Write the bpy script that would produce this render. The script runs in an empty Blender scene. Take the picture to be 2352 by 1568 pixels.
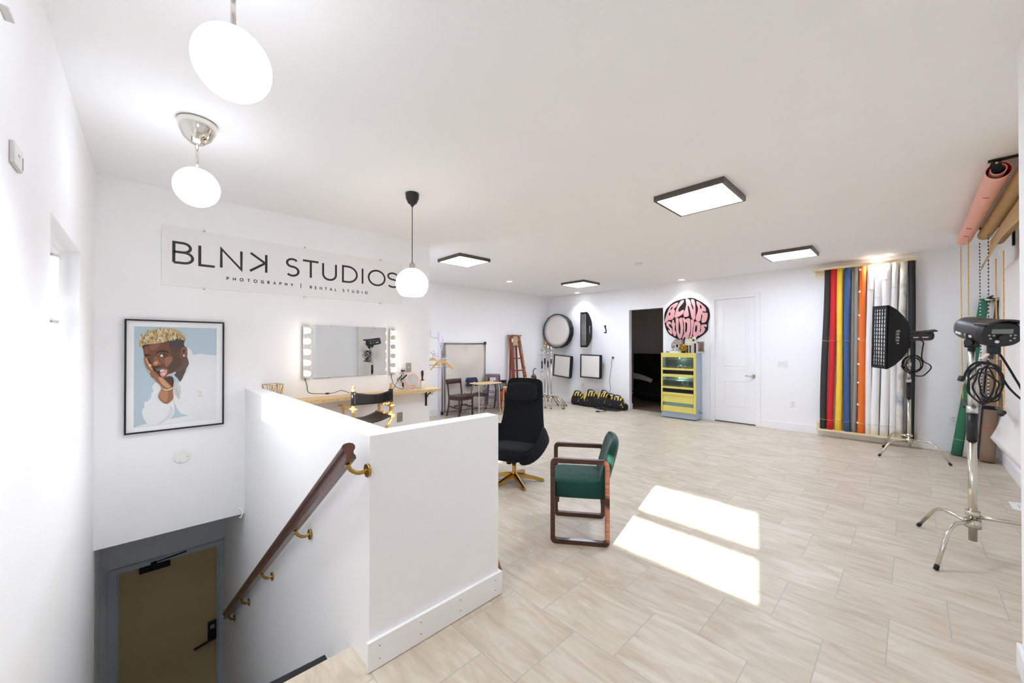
import bpy, bmesh, math, random
from mathutils import Vector, Matrix, Euler
from mathutils.geometry import tessellate_polygon
random.seed(7)
C = bpy.context.scene.collection
PI = math.pi
# ---------------------------------------------------------------- survey of the room
FOC, CAM_H, PITCH, YAW = 874.6, 1.524, math.radians(.33), math.radians(46.32)
_F = Vector((math.cos(YAW), math.sin(YAW), 0)); _R = Vector((math.sin(YAW), -math.cos(YAW), 0)); _U = Vector((0, 0, 1))
_F2 = _F * math.cos(PITCH) + _U * math.sin(PITCH); _U2 = -_F * math.sin(PITCH) + _U * math.cos(PITCH)
def ray(px, py): return _R * ((px - 1176) / FOC) + _F2 + _U2 * (-(py - 790) / FOC)
EYE = Vector((0, 0, CAM_H))
def at_x(px, py, X): d = ray(px, py); return EYE + d * (X / d.x)
def at_y(px, py, Y): d = ray(px, py); return EYE + d * (Y / d.y)
def at_z(px, py, Z): d = ray(px, py); return EYE + d * ((Z - CAM_H) / d.z)
def at_d(px, py, D): return EYE + ray(px, py) * D
XB, YS, YL, XL, YR, CEIL = 8.4, 4.596, 7.22, -.318, -.825, 2.928

# ---------------------------------------------------------------- mesh builder
def spline(pts, n=6, closed=False):
    pts = [Vector(p) for p in pts]; out = []; m = len(pts)
    segs = m if closed else m - 1
    for i in range(segs):
        g = (lambda k: pts[k % m]) if closed else (lambda k: pts[max(0, min(m - 1, k))])
        p0, p1, p2, p3 = g(i - 1), g(i), g(i + 1), g(i + 2)
        for k in range(n):
            t = k / n
            out.append(.5 * ((2 * p1) + (p2 - p0) * t + (2 * p0 - 5 * p1 + 4 * p2 - p3) * t * t + (3 * p1 - p0 - 3 * p2 + p3) * t ** 3))
    if not closed: out.append(pts[-1])
    return out
def rot_to(d):
    return Vector((0, 0, 1)).rotation_difference(Vector(d).normalized()).to_matrix()
class MB:
    def __init__(s): s.bm = bmesh.new(); s.mi = 0; s.sm = False
    def m(s, i): s.mi = i; return s
    def face(s, vs, smooth=None):
        try: f = s.bm.faces.new(vs)
        except ValueError: return None
        f.material_index = s.mi; f.smooth = s.sm if smooth is None else smooth
        return f
    def v(s, p): return s.bm.verts.new(p)
    def obox(s, c, size, R=None, bev=0, seg=2, taper=(1, 1)):
        R = R or Matrix.Identity(3); c = Vector(c); hx, hy, hz = [k / 2 for k in size]
        vs = []
        for z in (-1, 1):
            tx, ty = (1, 1) if z < 0 else taper
            for x, y in ((-1, -1), (1, -1), (1, 1), (-1, 1)): vs.append(s.v(c + R @ Vector((x * hx * tx, y * hy * ty, z * hz))))
        fs = [s.face([vs[i] for i in q], False) for q in ((3, 2, 1, 0), (4, 5, 6, 7), (0, 1, 5, 4), (1, 2, 6, 5), (2, 3, 7, 6), (3, 0, 4, 7))]
        if bev > 0:
            es = list({e for f in fs for e in f.edges})
            r = bmesh.ops.bevel(s.bm, geom=es, offset=min(bev, .49 * min(size)), segments=seg, profile=.5, affect='EDGES', material=-1)
            for f in r['faces']: f.smooth = True; f.material_index = s.mi
        return s
    def box(s, x0, x1, y0, y1, z0, z1, bev=0, seg=2):
        return s.obox(((x0 + x1) / 2, (y0 + y1) / 2, (z0 + z1) / 2), (abs(x1 - x0), abs(y1 - y0), abs(z1 - z0)), None, bev, seg)
    def bar(s, a, b, w, h, up=(0, 0, 1), bev=0):
        a, b = Vector(a), Vector(b); d = (b - a); L = d.length; d.normalize(); up = Vector(up)
        x = up.cross(d)
        if x.length < 1e-4: x = Vector((1, 0, 0)).cross(d)
        if x.length < 1e-4: x = Vector((0, 1, 0)).cross(d)
        x.normalize(); y = d.cross(x)
        return s.obox((a + b) / 2, (w, h, L), Matrix((x, y, d)).transposed(), bev)
    def rings(s, rs, closed_ring=True, caps=True, smooth=True, closed_loop=False):
        V = [[s.v(p) for p in r] for r in rs]; n = len(V[0]); m = len(V)
        for i in range(m if closed_loop else m - 1):
            a, b = V[i], V[(i + 1) % m]
            for k in range(n if closed_ring else n - 1):
                s.face([a[k], a[(k + 1) % n], b[(k + 1) % n], b[k]], smooth)
        if caps and not closed_loop and closed_ring:
            s.face(V[0][::-1], False); s.face(V[-1], False)
        return s
    def cyl(s, p0, p1, r0, r1=None, n=16, caps=True):
        r1 = r0 if r1 is None else r1; p0, p1 = Vector(p0), Vector(p1); R = rot_to(p1 - p0)
        return s.rings([[p + R @ Vector((r * math.cos(2 * PI * k / n), r * math.sin(2 * PI * k / n), 0)) for k in range(n)] for p, r in ((p0, r0), (p1, r1))], caps=caps)
    def tube(s, pts, r, n=8, closed=False, flat=None):
        pts = [Vector(p) for p in pts]; m = len(pts); rr = r if isinstance(r, (list, tuple)) else [r] * m
        T = []
        for i in range(m):
            a = pts[(i - 1) % m] if closed or i > 0 else pts[i]; b = pts[(i + 1) % m] if closed or i < m - 1 else pts[i]
            t = (b - a); T.append(t.normalized() if t.length > 1e-9 else Vector((0, 0, 1)))
        nx = T[0].orthogonal().normalized(); rs = []
        for i in range(m):
            nx = nx - T[i] * nx.dot(T[i])
            nx = nx.normalized() if nx.length > 1e-6 else T[i].orthogonal().normalized()
            ny = T[i].cross(nx)
            fx, fy = flat or (1, 1)
            rs.append([pts[i] + nx * (rr[i] * fx * math.cos(2 * PI * k / n)) + ny * (rr[i] * fy * math.sin(2 * PI * k / n)) for k in range(n)])
        return s.rings(rs, closed_loop=closed)
    def lathe(s, prof, n=24, o=(0, 0, 0), R=None, caps=True):
        R = R or Matrix.Identity(3); o = Vector(o)
        rs = [[o + R @ Vector((max(r, 1e-5) * math.cos(2 * PI * k / n), max(r, 1e-5) * math.sin(2 * PI * k / n), z)) for k in range(n)] for r, z in prof]
        return s.rings(rs, caps=caps)
    def ball(s, c, r, n=20, m=12, e=1.0, e2=None, R=None, lo=-1, hi=1):
        r = (r, r, r) if not isinstance(r, (tuple, list)) else r; e2 = e if e2 is None else e2
        R = R or Matrix.Identity(3); c = Vector(c)
        sp = lambda a, q: math.copysign(abs(a) ** q, a)
        rs = []
        for i in range(m + 1):
            ph = PI / 2 * (lo + (hi - lo) * i / m); cz, sz = math.cos(ph), math.sin(ph)
            rs.append([c + R @ Vector((r[0] * sp(max(cz, 1e-4), e) * sp(math.cos(2 * PI * k / n), e2), r[1] * sp(max(cz, 1e-4), e) * sp(math.sin(2 * PI * k / n), e2), r[2] * sp(sz, e))) for k in range(n)])
        return s.rings(rs)
    def poly(s, loops, f, t0=None, t1=None):
        """loops of 2-D points (first outer, others holes); f(a, b, t) -> 3-D; flat when t1 is None"""
        loops = [[Vector((p[0], p[1], 0)) for p in l] for l in loops]
        flat = [p for l in loops for p in l]
        tris = tessellate_polygon(loops)
        def cap(t, flip):
            vs = [s.v(f(p.x, p.y, t)) for p in flat]
            for q in tris: s.face([vs[i] for i in (q[::-1] if flip else q)], False)
            return vs
        a = cap(t0 or 0, False)
        if t1 is not None:
            b = cap(t1, True); k = 0
            for l in loops:
                n = len(l)
                for i in range(n): s.face([a[k + i], a[k + (i + 1) % n], b[k + (i + 1) % n], b[k + i]], False)
                k += n
        return s
    def grid(s, fn, nu, nv, thick=0):
        P = [[Vector(fn(i / nu, j / nv)) for j in range(nv + 1)] for i in range(nu + 1)]
        def layer(off):
            vs = []
            for i in range(nu + 1):
                row = []
                for j in range(nv + 1):
                    a = P[min(i + 1, nu)][j] - P[max(i - 1, 0)][j]; b = P[i][min(j + 1, nv)] - P[i][max(j - 1, 0)]
                    nn = a.cross(b); nn = nn.normalized() if nn.length > 1e-9 else Vector((0, 0, 1))
                    row.append(s.v(P[i][j] + nn * off))
                vs.append(row)
            return vs
        A = layer(thick / 2)
        for i in range(nu):
            for j in range(nv): s.face([A[i][j], A[i + 1][j], A[i + 1][j + 1], A[i][j + 1]], True)
        if thick:
            B = layer(-thick / 2)
            for i in range(nu):
                for j in range(nv): s.face([B[i][j + 1], B[i + 1][j + 1], B[i + 1][j], B[i][j]], True)
            for i in range(nu):
                for j in (0, nv): s.face([A[i][j], A[i + 1][j], B[i + 1][j], B[i][j]], False)
            for j in range(nv):
                for i in (0, nu): s.face([A[i][j], A[i][j + 1], B[i][j + 1], B[i][j]], False)
        return s
    def strokes(s, lines, f, w, t0, t1):
        """pen strokes of width w in the plane f(a, b, t)"""
        for li, ln in enumerate(lines):
            pts = [Vector((p[0], p[1])) for p in ln]; pts = [p for i, p in enumerate(pts) if i == 0 or (p - pts[i - 1]).length > 1e-5]; te = t1 + (t1 - t0) * .12 * (li % 3); cl = (pts[0] - pts[-1]).length < 1e-6
            if cl: pts = pts[:-1]
            n = len(pts); L, Rr = [], []
            for i in range(n):
                a = pts[(i - 1) % n] if cl or i > 0 else None; b = pts[(i + 1) % n] if cl or i < n - 1 else None
                d1 = (pts[i] - a).normalized() if a is not None else None; d2 = (b - pts[i]).normalized() if b is not None else None
                d1 = d1 if d1 is not None else d2; d2 = d2 if d2 is not None else d1
                n1 = Vector((-d1.y, d1.x)); n2 = Vector((-d2.y, d2.x)); nn = n1 + n2
                nn = nn.normalized() if nn.length > 1e-6 else n1
                k = min(1 / max(nn.dot(n1), .35), 2.2)
                L.append(pts[i] + nn * (w / 2 * k)); Rr.append(pts[i] - nn * (w / 2 * k))
            for i in range(n if cl else n - 1):
                j = (i + 1) % n
                q = [L[i], L[j], Rr[j], Rr[i]]
                a = [s.v(f(p.x, p.y, t0)) for p in q]; b = [s.v(f(p.x, p.y, te)) for p in q]
                s.face(a, False); s.face(b[::-1], False)
                for k in range(4): s.face([a[k], b[k], b[(k + 1) % 4], a[(k + 1) % 4]], False)
        return s
    def build(s, name, mats, parent=None, world=False, sub=0, fix=True):
        if fix: bmesh.ops.recalc_face_normals(s.bm, faces=s.bm.faces[:])
        me = bpy.data.meshes.new(name); s.bm.to_mesh(me); s.bm.free()
        for mt in (mats if isinstance(mats, (list, tuple)) else [mats]): me.materials.append(mt)
        o = bpy.data.objects.new(name, me); C.objects.link(o)
        if parent is not None:
            o.parent = parent
            if world:
                mw = Matrix.Identity(4); p = parent
                while p is not None: mw = p.matrix_basis @ mw; p = p.parent
                me.transform(mw.inverted())
        if sub:
            md = o.modifiers.new('smooth', 'SUBSURF'); md.levels = md.render_levels = sub
        return o
def tag(o, label, cat=None, group=None, kind=None):
    o['label'] = label
    if cat: o['category'] = cat
    if group: o['group'] = group
    if kind: o['kind'] = kind
    return o
def thing(name, label, cat, loc=(0, 0, 0), rz=0, group=None, rot=None):
    o = bpy.data.objects.new(name, None); o.empty_display_size = .05; C.objects.link(o)
    o.location = loc; o.rotation_euler = rot or (0, 0, rz)
    return tag(o, label, cat, group)
def struct(mb, name, mats, label, cat): return tag(mb.build(name, mats), label, cat, kind='structure')
def dup(root, loc, rz=None, label=None):
    def cp(o, par):
        c = o.copy(); C.objects.link(c)
        if par is not None: c.parent = par
        for ch in list(o.children): cp(ch, c)
        return c
    r = cp(root, None); r.location = loc
    if rz is not None: r.rotation_euler = (0, 0, rz)
    if label: r['label'] = label
    return r

# ---------------------------------------------------------------- lettering strokes (cap height 1)
def arc(cx, cy, rx, ry, a0, a1, n=10):
    return [(cx + rx * math.cos(math.radians(a0 + (a1 - a0) * i / n)), cy + ry * math.sin(math.radians(a0 + (a1 - a0) * i / n))) for i in range(n + 1)]
_S = arc(.25, .755, .22, .225, 35, 255, 10) + arc(.25, .265, .25, .265, 75, -140, 12)
GL = {
 'A': (.75, [[(0, 0), (.375, 1), (.75, 0)], [(.13, .33), (.62, .33)]]),
 'B': (.6, [[(0, 0), (0, 1), (.28, 1)] + arc(.28, .765, .24, .235, 90, -90) + [(0, .53)], [(.28, .53)] + arc(.32, .265, .27, .265, 90, -90) + [(0, 0)]]),
 'D': (.72, [[(0, 0), (0, 1), (.25, 1)] + arc(.25, .5, .47, .5, 90, -90, 14) + [(0, 0)]]),
 'E': (.5, [[(.5, 1), (0, 1), (0, 0), (.5, 0)], [(0, .52), (.45, .52)]]),
 'G': (.8, [arc(.46, .5, .46, .5, 45, 320, 16) + [(.82, .2), (.82, .47), (.5, .47)]]),
 'H': (.68, [[(0, 0), (0, 1)], [(.68, 0), (.68, 1)], [(0, .52), (.68, .52)]]),
 'I': (.02, [[(0, 0), (0, 1)]]),
 'K': (.62, [[(0, 0), (0, 1)], [(.6, 1), (.04, .52), (.62, 0)]]),
 'N': (.72, [[(0, 0), (0, 1), (.72, 0), (.72, 1)]]),
 'L': (.5, [[(0, 1), (0, 0), (.5, 0)]]),
 'O': (.98, [arc(.49, .5, .49, .5, 0, 360, 28)]),
 'P': (.55, [[(0, 0), (0, 1), (.28, 1)] + arc(.28, .74, .26, .26, 90, -90) + [(0, .48)]]),
 'R': (.58, [[(0, 0), (0, 1), (.28, 1)] + arc(.28, .74, .26, .26, 90, -90) + [(0, .48)], [(.25, .48), (.58, 0)]]),
 'S': (.5, [_S]),
 'T': (.64, [[(0, 1), (.64, 1)], [(.32, 1), (.32, 0)]]),
 'U': (.68, [[(0, 1), (0, .34)] + arc(.34, .34, .34, .34, 180, 360, 12) + [(.68, 1)]]),
 'Y': (.68, [[(0, 1), (.34, .5), (.68, 1)], [(.34, .5), (.34, 0)]]),
 'C': (.8, [arc(.46, .5, .46, .5, 45, 315, 16)]),
 'g': (.8, [arc(.46, .5, .46, .5, 45, 360, 16) + [(.5, .5)]]),
 'o': (.7, [arc(.33, .34, .33, .34, 0, 360, 18)]),
 'd': (.7, [arc(.33, .34, .33, .34, 0, 360, 18), [(.66, 1), (.66, 0)]]),
 'x': (.66, [[(.02, .68), (.62, 0)], [(.62, .68), (.02, 0)]]),
 '1': (.2, [[(0, .8), (.2, 1), (.2, 0)]]), '5': (.5, [[(.5, 1), (.08, 1), (.04, .58)] + arc(.24, .32, .26, .32, 120, -140, 10)]),
}
def fit(ch, x0, x1, z0, z1, flip=False):
    w, ls = GL[ch]; k = (x1 - x0) / w if w > .05 else 1
    return [[((x1 - (p[0] * k)) if flip else (x0 + p[0] * k), z0 + p[1] * (z1 - z0)) for p in l] for l in ls]
def setline(text, x0, x1, z0, z1, gap=.35, sy=1.0):
    """a word spread evenly from x0 to x1"""
    h = z1 - z0; ws = [GL[c][0] for c in text]
    g = ((x1 - x0) - sum(ws) * h * sy) / max(1, len(text) - 1); out = []; x = x0
    for c, w in zip(text, ws):
        out += [[(x + p[0] * h * sy, z0 + p[1] * h) for p in l] for l in GL[c][1]]; x += w * h * sy + g
    return out
# ---------------------------------------------------------------- materials
def lin(c):
    f = lambda v: v / 12.92 if v <= .04045 else ((v + .055) / 1.055) ** 2.4
    return tuple(f(v / 255) for v in c) + (1,)
def nodes(m):
    m.use_nodes = True; nt = m.node_tree; return nt, nt.nodes, nt.links
def mat(name, rgb, rough=.5, metal=0, var=.06, scale=30, bump=0, bscale=200, coat=0, spec=.5, sheen=0, stretch=(1, 1, 1), detail=3, trans=0):
    m = bpy.data.materials.new(name); nt, N, L = nodes(m); b = N['Principled BSDF']
    tc = N.new('ShaderNodeTexCoord'); mp = N.new('ShaderNodeMapping'); mp.inputs['Scale'].default_value = stretch
    L.new(tc.outputs['Object'], mp.inputs['Vector'])
    nz = N.new('ShaderNodeTexNoise'); nz.inputs['Scale'].default_value = scale; nz.inputs['Detail'].default_value = detail
    L.new(mp.outputs[0], nz.inputs['Vector'])
    mx = N.new('ShaderNodeMix'); mx.data_type = 'RGBA'; c = lin(rgb)
    mx.inputs['A'].default_value = tuple(max(0, v * (1 - var)) for v in c[:3]) + (1,); mx.inputs['B'].default_value = tuple(min(1, v * (1 + var)) for v in c[:3]) + (1,)
    L.new(nz.outputs['Fac'], mx.inputs['Factor']); L.new(mx.outputs['Result'], b.inputs['Base Color'])
    b.inputs['Roughness'].default_value = rough; b.inputs['Metallic'].default_value = metal
    b.inputs['Specular IOR Level'].default_value = spec; b.inputs['Coat Weight'].default_value = coat
    if sheen: b.inputs['Sheen Weight'].default_value = sheen; b.inputs['Sheen Roughness'].default_value = .35
    if trans: b.inputs['Transmission Weight'].default_value = trans
    if bump:
        n2 = N.new('ShaderNodeTexNoise'); n2.inputs['Scale'].default_value = bscale; n2.inputs['Detail'].default_value = 4
        bp = N.new('ShaderNodeBump'); bp.inputs['Strength'].default_value = bump; bp.inputs['Distance'].default_value = .01
        L.new(mp.outputs[0], n2.inputs['Vector']); L.new(n2.outputs['Fac'], bp.inputs['Height']); L.new(bp.outputs[0], b.inputs['Normal'])
    return m
def emit(name, rgb, strength):
    m = bpy.data.materials.new(name); nt, N, L = nodes(m); b = N['Principled BSDF']
    b.inputs['Base Color'].default_value = (.85, .85, .85, 1); b.inputs['Emission Color'].default_value = lin(rgb); b.inputs['Emission Strength'].default_value = strength
    return m
def glass(name, tint=(255, 255, 255), gloss=.5):
    m = bpy.data.materials.new(name); nt, N, L = nodes(m); N.remove(N['Principled BSDF'])
    t = N.new('ShaderNodeBsdfTransparent'); t.inputs[0].default_value = lin(tint); g = N.new('ShaderNodeBsdfGlossy'); g.inputs['Roughness'].default_value = .01
    fr = N.new('ShaderNodeFresnel'); fr.inputs['IOR'].default_value = 1.45
    ml = N.new('ShaderNodeMath'); ml.operation = 'MULTIPLY'; ml.inputs[1].default_value = gloss * 2
    L.new(fr.outputs[0], ml.inputs[0])
    mx = N.new('ShaderNodeMixShader'); L.new(ml.outputs[0], mx.inputs[0]); L.new(t.outputs[0], mx.inputs[1]); L.new(g.outputs[0], mx.inputs[2])
    L.new(mx.outputs[0], N['Material Output'].inputs['Surface']); return m
def wood(name, a, b_, rough=.45, scale=6, stretch=(1, 1, 12), coat=.1):
    m = bpy.data.materials.new(name); nt, N, L = nodes(m); b = N['Principled BSDF']
    tc = N.new('ShaderNodeTexCoord'); mp = N.new('ShaderNodeMapping'); mp.inputs['Scale'].default_value = stretch
    L.new(tc.outputs['Object'], mp.inputs['Vector'])
    nz = N.new('ShaderNodeTexNoise'); nz.inputs['Scale'].default_value = scale; nz.inputs['Detail'].default_value = 6; nz.inputs['Distortion'].default_value = .6
    L.new(mp.outputs[0], nz.inputs['Vector'])
    cr = N.new('ShaderNodeValToRGB'); cr.color_ramp.elements[0].position = .3; cr.color_ramp.elements[1].position = .7
    cr.color_ramp.elements[0].color = lin(a); cr.color_ramp.elements[1].color = lin(b_)
    L.new(nz.outputs['Fac'], cr.inputs[0]); L.new(cr.outputs[0], b.inputs['Base Color'])
    b.inputs['Roughness'].default_value = rough; b.inputs['Coat Weight'].default_value = coat
    bp = N.new('ShaderNodeBump'); bp.inputs['Strength'].default_value = .08; L.new(nz.outputs['Fac'], bp.inputs['Height']); L.new(bp.outputs[0], b.inputs['Normal'])
    return m
def floor_mat():
    m = bpy.data.materials.new('travertine_tile'); nt, N, L = nodes(m); b = N['Principled BSDF']
    tc = N.new('ShaderNodeTexCoord'); sp = N.new('ShaderNodeSeparateXYZ'); L.new(tc.outputs['Object'], sp.inputs[0])
    def mth(op, x, y=None):
        n = N.new('ShaderNodeMath'); n.operation = op
        for i, q in enumerate((x, y)):
            if q is None: continue
            if isinstance(q, (int, float)): n.inputs[i].default_value = q
            else: L.new(q, n.inputs[i])
        return n.outputs[0]
    TW, TH = .4632, .4492                      # tile length along Y, row pitch along X
    u = mth('ADD', sp.outputs['Y'], -.09); v = mth('ADD', sp.outputs['X'], -1.206)
    cb = N.new('ShaderNodeCombineXYZ'); L.new(u, cb.inputs[0]); L.new(v, cb.inputs[1])
    br = N.new('ShaderNodeTexBrick'); br.offset = .5; br.offset_frequency = 2
    for k, q in (('Scale', 1), ('Mortar Size', .0032), ('Mortar Smooth', .3), ('Bias', 0), ('Brick Width', TW), ('Row Height', TH)): br.inputs[k].default_value = q
    br.inputs['Color1'].default_value = (0, 0, 0, 1); br.inputs['Color2'].default_value = (1, 1, 1, 1); br.inputs['Mortar'].default_value = (.5, .5, .5, 1)
    L.new(cb.outputs[0], br.inputs['Vector'])
    # every tile shifts the veining so that it breaks at the joints
    row = mth('FLOOR', mth('DIVIDE', v, TH)); par = mth('MODULO', mth('ABSOLUTE', row), 2)
    col = mth('FLOOR', mth('DIVIDE', mth('ADD', u, mth('MULTIPLY', mth('SUBTRACT', 1, par), TW / 2)), TW))
    sh = N.new('ShaderNodeCombineXYZ'); L.new(mth('MULTIPLY', row, 3.7), sh.inputs[0]); L.new(mth('MULTIPLY', col, 5.3), sh.inputs[1]); L.new(mth('ADD', mth('MULTIPLY', row, 1.9), mth('MULTIPLY', col, 2.3)), sh.inputs[2])
    ad = N.new('ShaderNodeVectorMath'); ad.operation = 'ADD'; L.new(tc.outputs['Object'], ad.inputs[0]); L.new(sh.outputs[0], ad.inputs[1])
    mp = N.new('ShaderNodeMapping'); mp.inputs['Scale'].default_value = (5.5, 1.2, 1); mp.inputs['Rotation'].default_value = (0, 0, .12); L.new(ad.outputs[0], mp.inputs[0])
    n1 = N.new('ShaderNodeTexNoise'); n1.inputs['Scale'].default_value = 2.2; n1.inputs['Detail'].default_value = 9; n1.inputs['Roughness'].default_value = .62; n1.inputs['Distortion'].default_value = 1.1; L.new(mp.outputs[0], n1.inputs['Vector'])
    cr = N.new('ShaderNodeValToRGB'); e = cr.color_ramp.elements
    e[0].position = .3; e[0].color = lin((186, 172, 150)); e[1].position = .68; e[1].color = lin((217, 208, 193)); k = e.new(.48); k.color = lin((203, 191, 171))
    L.new(n1.outputs['Fac'], cr.inputs[0])
    n2 = N.new('ShaderNodeTexNoise'); n2.inputs['Scale'].default_value = 1.6; n2.inputs['Detail'].default_value = 3; L.new(ad.outputs[0], n2.inputs['Vector'])
    mx = N.new('ShaderNodeMix'); mx.data_type = 'RGBA'; mx.blend_type = 'MULTIPLY'; mx.inputs['Factor'].default_value = .5
    c2 = N.new('ShaderNodeValToRGB'); c2.color_ramp.elements[0].position = .35; c2.color_ramp.elements[0].color = (.84, .81, .77, 1); c2.color_ramp.elements[1].position = .65; c2.color_ramp.elements[1].color = (1, 1, 1, 1)
    L.new(n2.outputs['Fac'], c2.inputs[0]); L.new(cr.outputs[0], mx.inputs['A']); L.new(c2.outputs[0], mx.inputs['B'])
    mg = N.new('ShaderNodeMix'); mg.data_type = 'RGBA'; mg.inputs['B'].default_value = lin((178, 172, 163))
    L.new(br.outputs['Fac'], mg.inputs['Factor']); L.new(mx.outputs['Result'], mg.inputs['A']); L.new(mg.outputs['Result'], b.inputs['Base Color'])
    b.inputs['Roughness'].default_value = .42
    bp = N.new('ShaderNodeBump'); bp.inputs['Strength'].default_value = .25; bp.inputs['Distance'].default_value = .004; bp.invert = True
    L.new(br.outputs['Fac'], bp.inputs['Height']); L.new(bp.outputs[0], b.inputs['Normal'])
    return m
def blotch(name, cols, scale=4, rough=.8, stretch=(1, 1, 1)):
    m = bpy.data.materials.new(name); nt, N, L = nodes(m); b = N['Principled BSDF']
    tc = N.new('ShaderNodeTexCoord'); mp = N.new('ShaderNodeMapping'); mp.inputs['Scale'].default_value = stretch; L.new(tc.outputs['Object'], mp.inputs[0])
    nz = N.new('ShaderNodeTexNoise'); nz.inputs['Scale'].default_value = scale; nz.inputs['Detail'].default_value = 5; L.new(mp.outputs[0], nz.inputs['Vector'])
    cr = N.new('ShaderNodeValToRGB'); e = cr.color_ramp.elements
    e[0].position = .3; e[0].color = lin(cols[0]); e[1].position = .7; e[1].color = lin(cols[-1])
    for i, c in enumerate(cols[1:-1]): k = e.new(.3 + .4 * (i + 1) / (len(cols) - 1)); k.color = lin(c)
    L.new(nz.outputs['Fac'], cr.inputs[0]); L.new(cr.outputs[0], b.inputs['Base Color']); b.inputs['Roughness'].default_value = rough
    return m
def bands(name, a, b_, scale=12, rough=.8, direction='X', dist=2.5):
    m = bpy.data.materials.new(name); nt, N, L = nodes(m); b = N['Principled BSDF']
    tc = N.new('ShaderNodeTexCoord'); w = N.new('ShaderNodeTexWave'); w.bands_direction = direction
    w.inputs['Scale'].default_value = scale; w.inputs['Distortion'].default_value = dist; w.inputs['Detail'].default_value = 1; w.inputs['Detail Scale'].default_value = 1.5
    L.new(tc.outputs['Object'], w.inputs[0])
    cr = N.new('ShaderNodeValToRGB'); cr.color_ramp.interpolation = 'CONSTANT'; e = cr.color_ramp.elements
    e[0].color = lin(a); e[1].position = .6; e[1].color = lin(b_)
    L.new(w.outputs['Fac'], cr.inputs[0]); L.new(cr.outputs[0], b.inputs['Base Color']); b.inputs['Roughness'].default_value = rough
    return m
WALL = mat('white_wall_paint', (245, 245, 246), .75, var=.012, scale=3, bump=.10, bscale=160)
CEILM = mat('white_ceiling_paint', (243, 243, 243), .85, var=.012, scale=3, bump=.12, bscale=130)
TRIM = mat('white_trim_paint', (243, 243, 244), .45, var=.01)
DOORW = mat('white_door_paint', (242, 242, 244), .4, var=.01)
FLOOR = floor_mat()
STAIRW = mat('grey_stairwell_paint', (214, 222, 224), .7, var=.02, bump=.06, bscale=160)
FRAMEG = mat('grey_door_frame_paint', (190, 202, 210), .45, var=.02)
TAN = mat('tan_door_paint', (196, 176, 132), .55, var=.04, scale=90)
BLACKP = mat('black_plastic', (26, 27, 28), .4, var=.1, bump=.02)
BLACKM = mat('black_metal', (24, 25, 27), .45, metal=.2, var=.1)
RUBBER = mat('black_rubber', (22, 23, 25), .7, var=.1)
BLACKF = mat('black_fabric', (22, 23, 26), .85, var=.25, scale=350, bump=.15, bscale=600)
CHROME = mat('polished_chrome', (225, 222, 214), .12, metal=1, var=.02)
STEEL = mat('nickel_steel', (206, 201, 188), .22, metal=1, var=.04)
BRUSHED = mat('brushed_nickel', (196, 192, 182), .32, metal=1, var=.03)
ALU = mat('satin_aluminium', (214, 214, 210), .35, metal=1, var=.02)
BRASS = mat('aged_brass', (176, 140, 72), .25, metal=1, var=.12)
GOLD = mat('gold_metal', (200, 158, 84), .28, metal=1, var=.06)
GLOW = emit('lamp_glow_warm', (236, 243, 255), 2.0)
PANELG = emit('panel_glow', (222, 234, 255), 9.2)
DOWNG = emit('downlight_glow', (244, 247, 255), 6.0)
BULBG = emit('bulb_glow', (255, 240, 220), 1.7)
BRONZE = mat('dark_bronze_metal', (98, 91, 84), .4, metal=.6, var=.08)
OPAL = mat('white_plastic', (238, 238, 236), .35, var=.01)
ACRYL = mat('frosted_acrylic_board', (239, 238, 237), .45, var=.01)
INK = mat('black_ink', (42, 41, 40), .5, var=.04)
WALNUT = wood('dark_walnut', (46, 26, 18), (88, 50, 34), .38, 8)
MAHOG = wood('mahogany_rail', (58, 28, 22), (98, 54, 40), .3, 10, (14, 2, 2), .3)
PINE = wood('pale_pine', (226, 203, 160), (240, 222, 184), .5, 5)
OAK = wood('light_oak', (214, 178, 118), (236, 206, 152), .45, 5)
BEECH = wood('beech_wood', (206, 150, 82), (226, 176, 108), .4, 7)
CHAIRW = wood('dark_chair_wood', (48, 25, 20), (80, 42, 32), .4, 8)
LADW = wood('worn_ladder_wood', (104, 46, 26), (150, 76, 44), .55, 9)
PAINTSP = blotch('paint_spattered_wood', [(110, 52, 30), (150, 84, 52), (212, 190, 150)], 26, .6)
CHIP = blotch('chipboard_edge', [(186, 154, 104), (216, 188, 138), (226, 200, 152)], 60, .7)
MIRROR = mat('mirror_silver', (222, 222, 220), .015, metal=1, var=0)
PANE = glass('clear_glass')
TINTG = glass('tinted_cabinet_glass', (206, 222, 214), .8)
LILAC = mat('lilac_paint', (214, 205, 224), .45, var=.03)
CLOTH = mat('cream_muslin', (214, 206, 196), .9, var=.05, scale=5, bump=.1, bscale=90)
DIFF = mat('white_diffuser_fabric', (226, 220, 214), .9, var=.03, scale=9, bump=.05, bscale=60)
GREEN = mat('green_velvet', (16, 66, 56), .65, var=.3, scale=12, sheen=.22, spec=.25)
CHARC = mat('charcoal_wool', (27, 28, 31), .95, var=.4, scale=300, bump=.25, bscale=500, sheen=.05, spec=.2)
VINYL = mat('black_vinyl', (15, 14, 16), .3, var=.12, bump=.03)
YELLOW = mat('yellow_cabinet_paint', (226, 212, 112), .45, var=.03)
BLUEG = mat('blue_grey_cabinet_paint', (160, 174, 190), .5, var=.03)
PINKR = mat('pink_yarn', (226, 170, 172), .95, var=.12, scale=180, bump=.3, bscale=400)
BLACKR = mat('black_yarn', (22, 22, 25), .95, var=.3, scale=180, bump=.3, bscale=400)
NAVY = mat('navy_plastic', (34, 44, 70), .35, var=.05)
PURPLE = mat('mauve_metal_paint', (124, 106, 116), .4, metal=.3, var=.08)
ORANGE = mat('orange_metal_paint', (232, 84, 34), .4, var=.04)
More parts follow.
